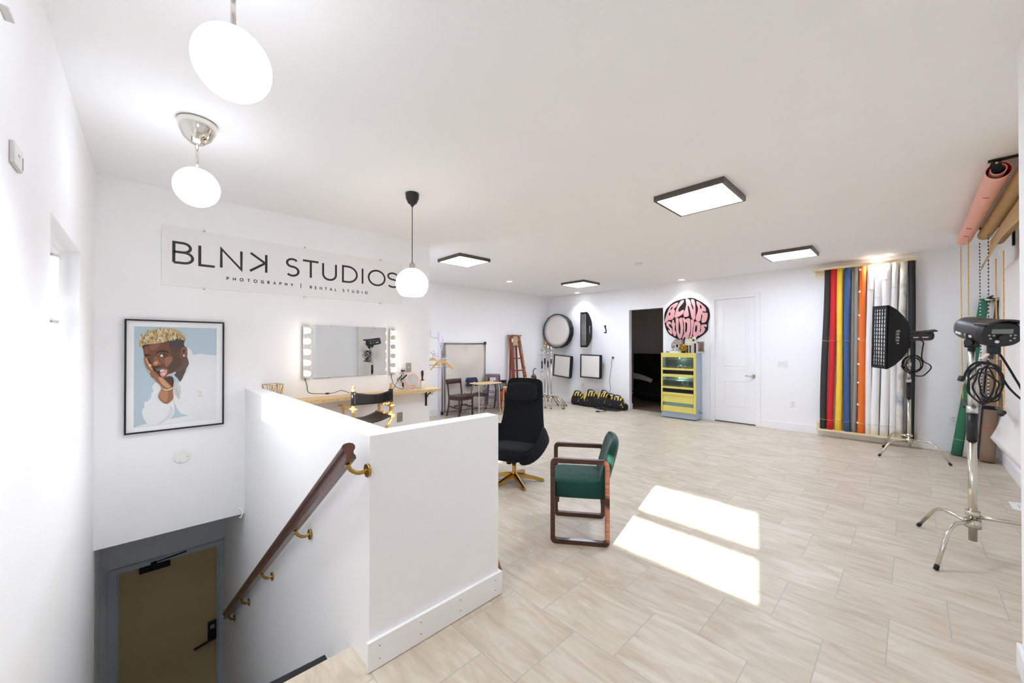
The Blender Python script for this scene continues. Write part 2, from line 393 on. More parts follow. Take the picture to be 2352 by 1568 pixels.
def paper(n, c, **k): return mat(n, c, .8, var=.05 if 'white' not in n else .012, scale=6, bump=.06 if 'white' not in n else 0, bscale=14, **k)
# ---------------------------------------------------------------- the setting
f = MB(); f.box(-.49, 8.52, -.95, 1.97, -.2, 0); f.box(.80, 8.52, 1.97, 7.34, -.2, 0)
struct(f, 'floor', FLOOR, 'beige travertine tile floor laid in a running bond', 'floor')
c = MB(); c.box(-.5, 8.52, -.95, 7.34, CEIL, CEIL + .12)
struct(c, 'ceiling', CEILM, 'flat white textured ceiling', 'ceiling')
WZ0, WZ1 = 1.372, 2.126; W1 = (2.648, 3.662); W2 = (-.15, .93); XO = XL - .168
w = MB(); segs = [(-.95, W2[0]), (W2[1], W1[0]), (W1[1], 4.72)]
for a, b in segs: w.box(XO, XL, a, b, -3.4, CEIL)
for a, b in (W1, W2): w.box(XO, XL, a, b, -3.4, WZ0); w.box(XO, XL, a, b, WZ1, CEIL)
struct(w, 'wall_left', WALL, 'white left wall of the stairwell with deep window openings', 'wall')
def window(n, a, b, label, ja=.035):
    q = MB(); x0, x1 = XO + .035, XO + .085
    q.box(x0, x1, a, a + ja, WZ0, WZ1); q.box(x0, x1, b - .035, b, WZ0, WZ1); q.box(x0, x1, a + ja, b - .035, WZ0, WZ0 + .035); q.box(x0, x1, a + ja, b - .035, WZ1 - .035, WZ1)
    zm = 1.712; q.box(x0, x1 + .012, a + ja, b - .035, zm - .03, zm + .03)
    o = struct(q, 'window_%d' % n, TRIM, label, 'window')
    for z0, z1 in ((WZ0 + .035, zm - .03), (zm + .03, WZ1 - .035)):
        g = MB(); g.box(x0 + .02, x0 + .026, a + ja, b - .035, z0, z1); p = g.build('pane', PANE, o)
window(1, *W1, 'white sash window over the stairs glowing with daylight', .16)  # near jamb made extra wide to hold back the sun patch on the floor
window(2, *W2, 'white sash window in the left wall beside the photographer')
w = MB(); w.box(XL, 2.81, YS, 4.72, -.14, CEIL)
struct(w, 'wall_sign', WALL, 'white wall carrying the lettered sign and the mirror', 'wall')
w = MB(); w.box(2.69, 2.81, 4.72, YL, 0, CEIL); struct(w, 'wall_return', WALL, 'white return wall behind the sign wall', 'wall')
w = MB(); w.box(2.69, XB + .12, YL, YL + .12, 0, CEIL); struct(w, 'wall_rear_left', WALL, 'white wall behind the ladder and the cloth frame', 'wall')
DY = (3.858, 4.698); DZ = 2.397; D2 = (2.055, 2.775); D2Z = 2.47
w = MB()
for a, b in ((-.95, D2[0] - .012), (D2[1] + .012, DY[0]), (DY[1], YL + .12)): w.box(XB, XB + .12, a, b, 0, CEIL)
w.box(XB, XB + .12, DY[0], DY[1], DZ, CEIL); w.box(XB, XB + .12, D2[0] - .012, D2[1] + .012, D2Z + .012, CEIL)
struct(w, 'wall_back', WALL, 'long white back wall with a dark doorway and a white door', 'wall')
w = MB(); w.box(2.985, XB, YR - .12, YR, 0, CEIL); struct(w, 'wall_right', WALL, 'white right wall behind the hanging paper rolls', 'wall')
w = MB(); w.box(XO, 2.985, -.95, -.3575, 0, CEIL); struct(w, 'wall_near', WALL, 'white wall corner at the right edge of the photo', 'wall')
# half-height wall round the stair head
HW = 1.10
def prism(mb, pts, z0, z1): mb.poly([pts], lambda a, b, t: Vector((a, b, t)), z0, z1); return mb
w = MB(); prism(w, [(.757, 1.765), (1.568, 1.765), (1.568, 1.875), (.892, 1.875), (.835, 4.596), (.70, 4.596)], 0, HW)
prism(w, [(.757, 1.765), (.887, 1.765), (.835, 4.596), (.70, 4.596)], -3.4, -.0005)
struct(w, 'wall_stair', WALL, 'white half-height wall turning the corner round the stair head', 'wall')
w = MB(); prism(w, [(.70, 4.596), (.835, 4.596), (.80, 5.9), (.69, 5.9)], -3.4, -.14); w.box(XO, -.355, 4.72, 6.0, -3.4, -.14)
struct(w, 'wall_stair_foot', WALL, 'white side walls at the foot of the stairs', 'wall')
w = MB(); w.box(XO, .80, 4.72, 6.0, -.14, -.02); struct(w, 'ceiling_stair', WALL, 'low ceiling over the stair foot', 'ceiling')
dY = 5.88; A = [at_y(*q, dY) for q in ((248.8, 1309.7), (520.5, 1235), (268.7, 1315), (502.4, 1251.7))]
fx0, fx1, fz = A[0].x, A[1].x, (A[0].z + A[1].z) / 2; sx0, sx1, sz = A[2].x, A[3].x, (A[2].z + A[3].z) / 2
w = MB(); w.box(-.5, sx0 - .012, dY, dY + .12, -3.4, -.02); w.box(sx1 + .012, .80, dY, dY + .12, -3.4, -.02); w.box(sx0 - .012, sx1 + .012, dY, dY + .12, sz + .012, -.02)
struct(w, 'wall_stair_end', STAIRW, 'grey wall round the tan door at the stair foot', 'wall')
# stairs
s = MB(); RUN, RISE, n = .285, .2145, 13
for i in range(1, n + 1):
    y0 = 1.97 + (i - 1) * RUN; s.box(XL, .74, y0, y0 + RUN + (.9 if i == n else 0), -3.4, -RISE * i)
struct(s, 'stairs', mat('pale_stair_stone', (206, 204, 200), .8), 'pale flight of stairs dropping to the tan door', 'stairs')
s = MB()
for i in range(1, n + 1):
    y0 = 1.97 + i * RUN; s.box(XL + .01, .722, y0 - .075, y0 + .02, -RISE * i, -RISE * i + .012); s.box(XL + .01, .722, y0 + .001, y0 + .02, -RISE * i - .04, -RISE * i)
struct(s, 'stair_nosings', RUBBER, 'black rubber nosings on the stair treads', 'stair nosing')
# tan door
d = MB(); d.box(sx0, sx1, dY + .02, dY + .065, -2.76, sz)
door = struct(d, 'door_1', TAN, 'tan metal door with closer and black lock at the foot of the stairs', 'door')
d = MB(); t = .035
d.box(fx0, sx0, dY - t, dY + .02, -2.78, fz); d.box(sx1, fx1, dY - t, dY + .02, -2.78, fz); d.box(sx0, sx1, dY - t, dY + .02, sz + .004, fz)
d.box(sx0 - .012, sx0 + .016, dY + .002, dY + .018, -2.78, sz + .01); d.box(sx1 - .016, sx1 + .012, dY + .002, dY + .018, -2.78, sz + .01)
tag(d.build('door_frame', FRAMEG, door), 'blue-grey painted steel frame')
a, b = at_y(320, 1306, dY), at_y(391, 1287, dY)
d = MB(); d.box(a.x, b.x, dY - .045, dY + .018, a.z - .05, a.z + .02, .008); cl = d.build('door_closer', BLACKM, door)
d = MB(); d.bar((a.x + .1, dY - .03, a.z + .035), (b.x + .14, dY - .035, a.z + .065), .02, .012); d.bar((a.x + .1, dY - .05, a.z + .03), (a.x + .13, dY - .03, a.z + .04), .03, .03); d.build('closer_arm', BLACKM, cl)
k = at_y(487, 1446, dY); d = MB(); d.box(k.x - .04, k.x + .04, dY - .02, dY + .02, k.z - .12, k.z + .11, .008); lk = tag(d.build('door_lock', BLACKP, door), 'black electronic lock')
d = MB(); d.box(k.x - .018, k.x + .022, dY - .024, dY - .018, k.z + .03, k.z + .075); d.build('keypad', mat('grey_keypad', (150, 155, 158), .4), lk)
d = MB(); d.tube([(k.x, dY - .02, k.z - .08), (k.x, dY - .055, k.z - .08), (k.x - .04, dY - .06, k.z - .083), (k.x - .17, dY - .06, k.z - .115)], .014, 8); d.build('lever_handle', BLACKM, lk)
h = MB(); h.box(fx0 - .085, fx0 - .045, dY - .012, dY - .001, -1.95, -1.7); tag(h.build('strike_plate', STAIRW), 'small pale plate low on the wall left of the tan door', 'plate')
# white door in the back wall
d = MB(); d.box(8.412, 8.452, D2[0], D2[1], .022, D2Z)
door2 = struct(d, 'door_2', DOORW, 'white two-panel door with a chrome lever in the back wall', 'door')
for z0, z1 in ((1.065, 2.335), (.265, .855)):
    d = MB(); y0, y1, g = D2[0] + .105, D2[1] - .135, .03
    for p, q in (((y0, z0), (y1, z0 + g)), ((y0, z1 - g), (y1, z1)), ((y0, z0 + g), (y0 + g, z1 - g)), ((y1 - g, z0 + g), (y1, z1 - g))): d.box(8.406, 8.414, p[0], q[0], p[1], q[1], .003)
    d.box(8.404, 8.414, y0 + .06, y1 - .06, z0 + .06, z1 - .06, .004); d.build('door_panel', DOORW, door2)
k = at_x(1731, 864, 8.40); d = MB(); d.cyl((8.412, k.y, k.z), (8.395, k.y, k.z), .034, n=20); d.tube([(8.40, k.y, k.z), (8.35, k.y, k.z), (8.345, k.y + .02, k.z), (8.345, k.y + .125, k.z + .006)], .011, 10); d.build('door_handle', STEEL, door2)
d = MB()
for y0, y1 in ((D2[0] - .085, D2[0] - .002), (D2[1] + .002, D2[1] + .085)): d.box(XB - .018, XB + .03, y0, y1, 0, D2Z + .085, .004); 
d.box(XB - .018, XB + .03, D2[0] - .002, D2[1] + .002, D2Z + .003, D2Z + .085, .004)
struct(d, 'trim_1', TRIM, 'white casing round the white door', 'door casing')
# baseboards
BH = .14
d = MB()
for a, b in ((YR, D2[0] - .085), (D2[1] + .085, DY[0] - .005), (DY[1] + .002, YL)): d.box(XB - .016, XB, a, b, 0, BH, .003)
d.box(XB - .016, XB + .136, DY[1] - .016, DY[1] + .004, 0, BH, .003)
struct(d, 'baseboard_back', TRIM, 'white baseboard along the back wall', 'baseboard')
d = MB(); d.box(2.985, XB - .016, YR, YR + .016, 0, BH, .003); struct(d, 'baseboard_right', TRIM, 'white baseboard along the right wall', 'baseboard')
d = MB(); d.box(2.81, XB - .016, YL - .016, YL, 0, BH, .003); struct(d, 'baseboard_rear_left', TRIM, 'white baseboard under the ladder wall', 'baseboard')
d = MB(); d.box(2.4, 3.001, -.3575, -.3415, 0, .115, .003); d.box(2.985, 3.001, -.79, -.3575, 0, .115, .003); struct(d, 'baseboard_near', TRIM, 'white baseboard at the wall corner by the right edge', 'baseboard')
d = MB(); d.box(.742, 1.585, 1.746, 1.765, 0.003, BH, .002); d.box(1.568, 1.585, 1.765, 1.88, 0.003, BH, .002)
for x in (.80, 1.02, 1.27, 1.53):
    for z in (.045, .105): d.m(1).cyl((x, 1.7464, z), (x, 1.7452, z), .003, n=8); d.m(0)
struct(d, 'baseboard_stair', [TRIM, BRONZE], 'white nailed baseboard on the end of the half-height wall', 'baseboard')
# dark room behind the doorway
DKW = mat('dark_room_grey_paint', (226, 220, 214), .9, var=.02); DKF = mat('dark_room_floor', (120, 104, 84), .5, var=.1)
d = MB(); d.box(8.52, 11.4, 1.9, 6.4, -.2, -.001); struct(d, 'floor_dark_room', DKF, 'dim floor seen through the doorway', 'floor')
d = MB(); d.box(11.4, 11.5, 1.9, 6.4, 0, CEIL); d.box(8.52, 11.5, 1.8, 1.9, 0, CEIL); d.box(8.52, 11.5, 6.4, 6.5, 0, CEIL); d.box(8.52, 11.5, 1.8, 6.5, CEIL, CEIL + .1)
struct(d, 'wall_dark_room', DKW, 'unlit grey walls of the room behind the doorway', 'wall')
BLACKB = mat('black_foam_board', (16, 17, 19), .9, var=.1)
d = MB(); d.box(10.9, 10.95, 2.6, 5.95, 0, 1.30, .004); tag(d.build('black_panel', BLACKB), 'long low black board standing in the dark room', 'panel')
t = thing('folded_umbrella', 'silver-lined umbrella lying in the dark room doorway', 'umbrella', (9.6, 5.15, .35))
SILV = mat('silver_fabric', (190, 192, 190), .5, metal=.35, var=.25, scale=25)
um = MB(); um.grid(lambda u, v: Vector((9.65 + .1 * v, 5.6 - .84 * u, .50 + .14 * math.sin(PI * (.35 + .5 * u)) + .16 * v * (1 - .5 * u * u))), 16, 3, .006); um.build('canopy', SILV, t, world=True)
um = MB(); um.tube([(9.6, 5.5, .3), (9.75, 4.4, .2)], .012); um.build('shaft', BLACKM, t, world=True)
b = MB(); b.ball((10.3, 4.95, .26), (.36, .55, .26), 20, 10, .6); b.ball((10.35, 4.1, .3), (.3, .5, .3), 20, 10, .7); tag(b.build('equipment_bag', BLACKF), 'soft black bags slumped on the floor in the dark room', 'bag')
# ---------------------------------------------------------------- ceiling lights
def light(name, kind, loc, energy, col=(1, 1, 1), parent=None, **k):
    l = bpy.data.lights.new(name, kind); l.energy = energy; l.color = col
    for a, b in k.items(): setattr(l, a, b)
    o = bpy.data.objects.new(name, l); C.objects.link(o); o.location = loc
    if parent: o.parent = parent; o.location = Vector(loc) - Vector(parent.location)
    return o
def globe_pendant(x, y, label, canopy_z=CEIL):
    t = thing('globe_pendant', label, 'pendant lamp', (x, y, CEIL), group='opal globe pendants over the stairs')
    m = MB(); m.lathe([(.098, -.001), (.1, -.012), (.094, -.05), (.072, -.1), (.035, -.135), (.014, -.145)], 28); m.build('ceiling_canopy', CHROME, t)
    m = MB(); m.cyl((0, 0, -.14), (0, 0, -.30), .0085, n=10); m.lathe([(.012, -.285), (.018, -.29), (.018, -.305), (.012, -.31)], 12); m.build('stem', CHROME, t)
    m = MB(); m.ball((0, 0, -.411), .118, 40, 24); m.build('globe', GLOW, t)
    l = light('lamp', 'SPOT', (0, 0, 0), 14.5, (.92, .96, 1), spot_size=math.radians(136), spot_blend=1, shadow_soft_size=.11); l.parent = t; l.location = (0, 0, -.54)  # extra downward spot added below the globe to brighten the stairwell
    return t
globe_pendant(.216, 3.082, 'white globe lamp with chrome ceiling cup above the framed portrait')
globe_pendant(.212, 1.647, 'nearest white globe lamp on a thin stem at the top of the photo')
t = thing('globe_pendant', 'white open globe lamp on a black cord hanging before the sign', 'pendant lamp', (1.748, 3.157, CEIL))
m = MB(); m.lathe([(.058, -.001), (.062, -.01), (.058, -.05), (.04, -.09), (.02, -.105), (.007, -.125)], 24); tag(m.build('ceiling_canopy', BLACKP, t), 'black cup')
m = MB(); m.cyl((0, 0, -.12), (0, 0, -.645), .0035, n=8); m.build('cord', RUBBER, t)
m = MB(); m.lathe([(.008, -.63), (.012, -.645), (.026, -.648), (.027, -.70), (.03, -.705)], 20); m.build('socket', BRUSHED, t)
R0, zc = .144, -.833
m = MB(); m.lathe([(R0 * math.sin(a), zc + R0 * math.cos(a)) for a in [math.radians(12 + k * 126 / 22) for k in range(23)]] + [(R0 * math.sin(math.radians(138)) * .96, zc + R0 * math.cos(math.radians(138)))], 40, caps=False)
m.build('globe_shade', emit('opal_shade_glow', (255, 247, 238), 1.6), t)
m = MB(); m.ball((0, 0, -.80), .035, 16, 10); m.build('bulb', BULBG, t)
for k, (px, py, lab) in enumerate((((1506, 1659, 1708.6, 1566), (462, 417, 462, 499), 'largest square ceiling panel light, nearest the camera'), ((1008, 1055, 1124, 1075), (603, 587, 600, 615), 'square ceiling panel light beside the sign wall'),
        ((1289.5, 1339, 1377, 1327.5), (654, 647, 654, 662), 'smallest square ceiling panel light, above the round softbox'), ((1749, 1861, 1880, 1776), (587, 569, 588, 603), 'square ceiling panel light left of the paper roll rack'))):
    q = [at_z(a, b, CEIL - .048) for a, b in zip(px, py)]; cx, cy = sum(p.x for p in q) / 4, sum(p.y for p in q) / 4
    t = thing('panel_light', lab, 'ceiling light', (cx, cy, CEIL), group='square ceiling panel lights')
    h, e = .302, .022; m = MB()
    for x0, x1, y0, y1 in ((-h, h, -h, -h + e), (-h, h, h - e, h), (-h, -h + e, -h + e, h - e), (h - e, h, -h + e, h - e)): m.box(x0, x1, y0, y1, -.048, 0)
    m.build('frame', BRONZE, t)
    m = MB(); m.box(-h + e, h - e, -h + e, h - e, -.044, -.02); m.build('diffuser', PANELG, t)
for px, py, lab in ((1170, 646, 'small round downlight near the ladder wall'), (1326, 672, 'small round downlight behind the smallest panel light'), (1565, 642, 'small round downlight above the pink lettered rug'), (2016, 588, 'small round downlight in front of the paper roll rack')):
    p = at_z(px, py, CEIL); t = thing('downlight', lab, 'downlight', (p.x, p.y, CEIL), group='recessed downlights')
    m = MB(); m.lathe([(.055, -.004), (.075, -.008), (.086, -.004), (.088, 0)], 28, caps=False); m.build('trim_ring', OPAL, t)
    m = MB(); m.cyl((0, 0, -.0035), (0, 0, -.001), .056, n=28); m.build('lens', DOWNG, t)
    l = light('lamp', 'SPOT', (0, 0, -.02), 8, (.96, .97, 1), spot_size=math.radians(115), spot_blend=.6, shadow_soft_size=.05); l.parent = t; l.location = (0, 0, -.02)
p = at_z(1465, 604.5, CEIL); t = thing('smoke_detector', 'small white smoke detector between the panel lights', 'smoke detector', (p.x, p.y, CEIL))
m = MB(); m.lathe([(.06, 0), (.06, -.022), (.05, -.036), (.02, -.04)], 24); m.build('body', OPAL, t)
# ---------------------------------------------------------------- lettered sign board
wy = lambda off: (lambda a, b, t: Vector((a, YS - off - t, b)))
p0, p1 = at_y(372, 517, YS), at_y(924.4, 699, YS)
t = thing('sign_board', 'long frosted sign board lettered in thin black capitals on the left wall', 'sign', ((p0.x + p1.x) / 2, YS, p1.z))
m = MB(); m.box(p0.x, p1.x, YS - .010, YS - .002, p1.z, p0.z); m.build('board', ACRYL, t, world=True)
LZ0, LZ1 = 2.272, 2.475; W = .0215
def pxs(a, b): return at_y(a, 600, YS).x, at_y(b, 600, YS).x
spec = [('B', 399, 443), ('L', 458.5, 493), ('N', 508, 554), ('K', 574, 611), ('S', 657, 685), ('T', 695, 731), ('U', 741.5, 771), ('D', 787, 819), ('I', 832, 833), ('O', 846, 883), ('S', 889, 914)]
for ch, a, b in spec:
    m = MB(); m.strokes(fit(ch, *pxs(a, b), LZ0 + W / 2, LZ1 - W / 2, flip=(ch == 'K')), wy(.010), W, 0, .0015); m.build('letter', INK, t, world=True)
for wd, (a, b), z0_, z1_ in (('PHOTOGRAPHY', (521, 672), 2.170, 2.197), ('RENTAL', (712, 772), 2.163, 2.191), ('STUDIO', (787, 843), 2.163, 2.191)):
    xa_, xb_ = pxs(a, b); ws = [GL[c_][0] * (z1_ - z0_) * .95 for c_ in wd]; gp = ((xb_ - xa_) - sum(ws)) / (len(wd) - 1); x = xa_
    for c_, w_ in zip(wd, ws):
        m = MB(); m.strokes(setline(c_, x, x + w_, z0_, z1_, sy=.95), wy(.010), .0065, 0, .0015); m.build('small_letter', INK, t, world=True); x += w_ + gp
x = pxs(690.5, 690.5)[0]; m = MB(); m.strokes([[(x, 2.158), (x, 2.21)]], wy(.010), .0065, 0, .0015); m.build('divider_bar', INK, t, world=True)
for x in (.378, 1.24, 2.104):
    for z in (2.607, 2.063): m = MB(); m.cyl((x, YS - .002, z), (x, YS - .016, z), .009, n=12); m.build('screw', BRUSHED, t, world=True)
# ---------------------------------------------------------------- framed portrait
FA = lambda x, y: (300 + x / 11.2, 740 + y / 11.2); FB = lambda x, y: (300 + x / 10.452, 840 + y / 10.452)
PY = YS - .022
c = [at_y(*q, YS - .03) for q in ((286.2, 731.7), (515.6, 740.2), (284.4, 999.1), (513.8, 973.7))]
x0, x1, z1, z0 = (c[0].x + c[2].x) / 2, (c[1].x + c[3].x) / 2, (c[0].z + c[1].z) / 2, (c[2].z + c[3].z) / 2
t = thing('framed_portrait', 'framed colour portrait of a person with blond curls, hand on cheek, white jacket', 'picture', ((x0 + x1) / 2, YS, z0))
m = MB(); e = .012
for a in ((x0, x1, z0, z0 + e), (x0, x1, z1 - e, z1), (x0, x0 + e, z0 + e, z1 - e), (x1 - e, x1, z0 + e, z1 - e)): m.box(a[0], a[1], YS - .034, YS - .001, a[2], a[3])
m.build('frame', BLACKM, t, world=True)
m = MB(); m.box(x0 + e, x1 - e, YS - .018, YS - .004, z0 + e, z1 - e); m.build('mat_board', mat('white_mat_board', (252, 252, 253), .7, var=.005), t, world=True)
PC = {}
cols, pm = [], MB()
def pc(rgb):
    if rgb not in PC: PC[rgb] = len(cols); cols.append(mat('photo_print_%02d' % len(cols), rgb, .6, var=.05, scale=60))
    return PC[rgb]
lay = [0]
def shape(fn, pts, rgb, sm=True, holes=()):
    lay[0] += 1; pm.m(pc(rgb)); off = .0182 + .00006 * lay[0]
    P = [at_y(*fn(*q), YS - .02) for q in pts]; P = [(p.x, p.z) for p in P]
    if sm: P = [(q.x, q.y) for q in spline([(a, b, 0) for a, b in P], 4, True)]
    pm.poly([P], wy(off))
r = [at_y(*q, YS - .02) for q in ((308.9, 748.7), (497.8, 754), (497.8, 963.4), (306.7, 981.3))]
rx0, rx1, rz1, rz0 = r[0].x - .002, r[1].x, (r[0].z + r[1].z) / 2, (r[2].z + r[3].z) / 2
pm.m(pc((190, 209, 221))); pm.poly([[(rx0, rz0), (rx1, rz0), (rx1, rz1), (rx0, rz1)]], wy(.0181))
rr = lambda x, y: (x, y)
def clip(pts): return pts
shape(FB, [(72, 1478), (400, 1385), (1300, 1210), (2062, 1080), (2062, 1282)], (240, 241, 243), False)
shape(FA, [(1460, 640), (1560, 720), (1620, 850), (1700, 820), (1780, 805), (1950, 830), (2215, 850), (2215, 1344), (1300, 1344), (1400, 1200), (1470, 1050)], (236, 237, 240), False)
shape(FB, [(1330, -10), (2066, -10), (2066, 1190), (1900, 1260), (1640, 1300), (1380, 1190), (1200, 1140), (1100, 1000), (1030, 830), (1020, 500), (1200, 380), (1280, 200)], (238, 239, 242), False)
shape(FB, [(1040, 380), (1200, 500), (1180, 800), (1100, 740), (1040, 620)], (214, 216, 216))
shape(FB, [(1080, 520), (1150, 620), (1160, 780), (1090, 680)], (196, 199, 200))
shape(FB, [(1360, 0), (1420, 60), (1300, 260), (1210, 360), (1250, 220)], (226, 228, 230))
shape(FB, [(620, 400), (740, 480), (760, 560), (680, 680), (700, 780), (880, 900), (1020, 820), (1050, 1100), (960, 1260), (820, 1350), (640, 1420), (440, 1420), (330, 1290), (275, 1140), (285, 1040), (335, 980), (325, 870), (400, 850), (490, 760), (500, 660), (550, 600), (515, 520), (560, 440)], (240, 241, 243))
shape(FB, [(960, 960), (1030, 1060), (1000, 1180), (880, 1300), (700, 1400), (640, 1400), (800, 1270), (920, 1120)], (224, 227, 229))
# neck, head
shape(FA, [(1080, 1040), (1380, 820), (1500, 1040), (1440, 1180), (1370, 1344), (1200, 1344)], (104, 84, 74))
shape(FB, [(1060, 200), (1300, 60), (1300, 160), (1200, 370), (1120, 290)], (92, 78, 70))
shape(FA, [(310, 600), (500, 540), (900, 470), (1330, 600), (1440, 650), (1460, 780), (1440, 900), (1350, 1050), (1240, 1180), (1100, 1290), (960, 1344), (900, 1400), (740, 1400), (600, 1250), (480, 1060), (400, 900), (350, 860), (325, 720)], (118, 74, 52))
shape(FA, [(1000, 470), (1360, 440), (1370, 560), (1390, 640), (1280, 720), (1240, 860), (1340, 1000), (1180, 1200), (1060, 1290), (960, 1200), (1060, 1000), (1060, 800), (1000, 620)], (88, 66, 58))
shape(FA, [(1010, 450), (1100, 400), (1380, 420), (1370, 560), (1370, 610), (1100, 612), (1010, 600)], (72, 68, 70))
shape(FA, [(500, 600), (620, 560), (760, 560), (700, 640), (600, 720), (500, 680)], (142, 96, 72))
shape(FA, [(360, 640), (450, 620), (480, 740), (440, 800), (360, 800)], (134, 82, 56))
shape(FA, [(690, 760), (760, 800), (920, 900), (1020, 900), (1000, 1040), (900, 1100), (820, 1040), (740, 930)], (138, 90, 66))
shape(FA, [(900, 920), (1040, 880), (1080, 960), (980, 1100), (900, 1120)], (158, 108, 82))
# nose, brows, eyes
shape(FA, [(620, 880), (690, 900), (740, 1000), (800, 1060), (760, 1100), (640, 1130), (570, 1110), (580, 1020), (600, 940)], (156, 98, 64))
shape(FA, [(620, 1020), (690, 1000), (700, 1060), (640, 1090), (590, 1070)], (206, 156, 124))
shape(FA, [(560, 1110), (640, 1135), (790, 1085), (800, 1050), (760, 1120), (640, 1170)], (50, 28, 22))
shape(FA, [(660, 790), (720, 740), (830, 715), (930, 735), (1000, 790), (900, 770), (780, 760), (690, 800)], (40, 28, 26))
shape(FA, [(350, 840), (420, 820), (500, 840), (540, 870), (470, 860), (390, 880)], (46, 30, 26))
shape(FA, [(730, 870), (790, 810), (860, 800), (940, 850), (880, 900), (800, 905)], (60, 38, 30))
shape(FA, [(750, 868), (800, 820), (860, 815), (900, 850), (850, 885), (790, 890)], (228, 226, 224), False)
shape(FA, [(820, 835), (850, 812), (885, 830), (880, 870), (845, 880)], (50, 48, 50))
shape(FA, [(460, 890), (510, 890), (550, 930), (520, 960), (480, 930)], (92, 80, 74))
# mouth
shape(FA, [(640, 1250), (700, 1190), (800, 1170), (940, 1200), (920, 1290), (900, 1344), (850, 1400), (760, 1390), (720, 1330)], (62, 44, 42))
shape(FA, [(660, 1230), (720, 1190), (830, 1170), (930, 1200), (850, 1215), (750, 1225), (690, 1260)], (132, 112, 108))
shape(FA, [(740, 1240), (800, 1215), (880, 1215), (840, 1260), (770, 1280)], (232, 226, 224), False)
shape(FB, [(700, 180), (760, 140), (870, 80), (870, 180), (820, 240), (750, 260)], (222, 156, 148))
shape(FB, [(750, 190), (810, 160), (830, 200), (790, 230)], (240, 190, 180))
# ear and hair
shape(FA, [(1300, 700), (1350, 640), (1430, 650), (1450, 740), (1420, 830), (1370, 850), (1320, 800)], (150, 100, 78))
shape(FA, [(1330, 720), (1390, 690), (1400, 780), (1350, 800)], (70, 46, 40))
shape(FA, [(1340, 850), (1380, 835), (1410, 870), (1350, 880)], (238, 236, 232), False)
shape(FA, [(290, 630), (330, 570), (500, 530), (760, 480), (1000, 440), (960, 500), (720, 545), (480, 590), (330, 640)], (62, 56, 52))
shape(FA, [(235, 640), (215, 530), (250, 420), (370, 310), (420, 240), (560, 200), (720, 165), (900, 150), (1080, 165), (1260, 220), (1340, 300), (1415, 370), (1390, 450), (1250, 420), (1080, 430), (960, 480), (760, 530), (560, 560), (400, 570), (310, 600)], (206, 182, 134))
rnd = random.Random(3)
for i in range(150):
    a = rnd.uniform(250, 1390); u = (a - 250) / 1140; top = 430 - 280 * math.sin(PI * min(1, u * .9 + .12)) ** .8; bot = 600 - 190 * u
    b = rnd.uniform(top + 10, bot - 15); w, h, q = rnd.uniform(10, 20), rnd.uniform(26, 60), rnd.uniform(-.9, .9)
    cs, sn = math.cos(q), math.sin(q)
    shape(FA, [(a + cs * i_ * w - sn * j_ * h, b + sn * i_ * w + cs * j_ * h) for i_, j_ in ((-1, -.6), (0, -1), (1, -.6), (1, .6), (0, 1), (-1, .6))], rnd.choice([(236, 220, 178), (226, 204, 152), (176, 146, 92), (142, 114, 72), (244, 232, 200)]), False)
# hand, forearm, jewellery
shape(FA, [(345, 880), (400, 900), (460, 980), (520, 1080), (590, 1220), (700, 1344), (720, 1420), (560, 1420), (480, 1260), (400, 1140), (355, 1000)], (156, 102, 68))
shape(FB, [(375, 0), (470, 0), (560, 120), (660, 230), (800, 270), (960, 240), (1030, 340), (1020, 480), (1010, 620), (1020, 780), (880, 905), (740, 840), (665, 720), (740, 560), (720, 470), (600, 340), (500, 190), (420, 90)], (160, 108, 76))
shape(FB, [(800, 280), (980, 250), (1035, 350), (1010, 500), (940, 440), (860, 360)], (84, 54, 40))
shape(FB, [(660, 270), (760, 300), (900, 430), (960, 520), (860, 520), (740, 420)], (206, 158, 122))
shape(FB, [(700, 620), (860, 580), (900, 700), (860, 860), (740, 800), (690, 720)], (186, 136, 104))
shape(FA, [(380, 940), (410, 930), (460, 1030), (560, 1200), (540, 1230), (440, 1090)], (206, 156, 118))
shape(FA, [(470, 1080), (510, 1080), (530, 1120), (490, 1140)], (240, 216, 196))
shape(FA, [(450, 930), (480, 960), (520, 1060), (500, 1070), (460, 1000)], (52, 30, 22))
shape(FA, [(560, 1130), (620, 1180), (650, 1260), (610, 1260), (575, 1200)], (52, 30, 24))
shape(FB, [(745, 520), (830, 560), (920, 555), (1020, 510), (1010, 540), (930, 580), (830, 585), (755, 545)], (232, 224, 176))
shape(FB, [(405, 100), (430, 95), (475, 150), (460, 165)], (230, 222, 180), False)
pm.m(pc((206, 176, 110)))
wl = lambda l: [[(lambda q: (q.x, q.z))(at_y(*FB(*p), YS - .02)) for p in ln] for ln in l]
pm.strokes(wl([arc(1695, 668, 62, 62, 50, 310, 14), arc(1632, 668, 62, 62, 130, -130, 14)]), wy(.0182 + .00006 * (lay[0] + 1)), .0022, 0, .0001)
pm.build('print', cols, t, world=True, fix=False)
m = MB(); m.poly([[(x0 + e, z0 + e), (x1 - e, z0 + e), (x1 - e, z1 - e), (x0 + e, z1 - e)]], wy(.032)); m.build('glazing', glass('picture_glass', gloss=.12), t, world=True, fix=False)
p = at_y(418, 1047, YS); t = thing('cover_plate', 'round white blank cover plate under the framed portrait', 'cover plate', p)
m = MB(); m.lathe([(.062, 0), (.062, .008), (.055, .013)], 32, R=rot_to((0, -1, 0))); m.build('plate', OPAL, t)
for a, b in ((.036, -.008), (-.012, -.044)): m = MB(); m.cyl((a, -.012, b), (a, -.0145, b), .005, n=10); m.build('screw', BRUSHED, t)
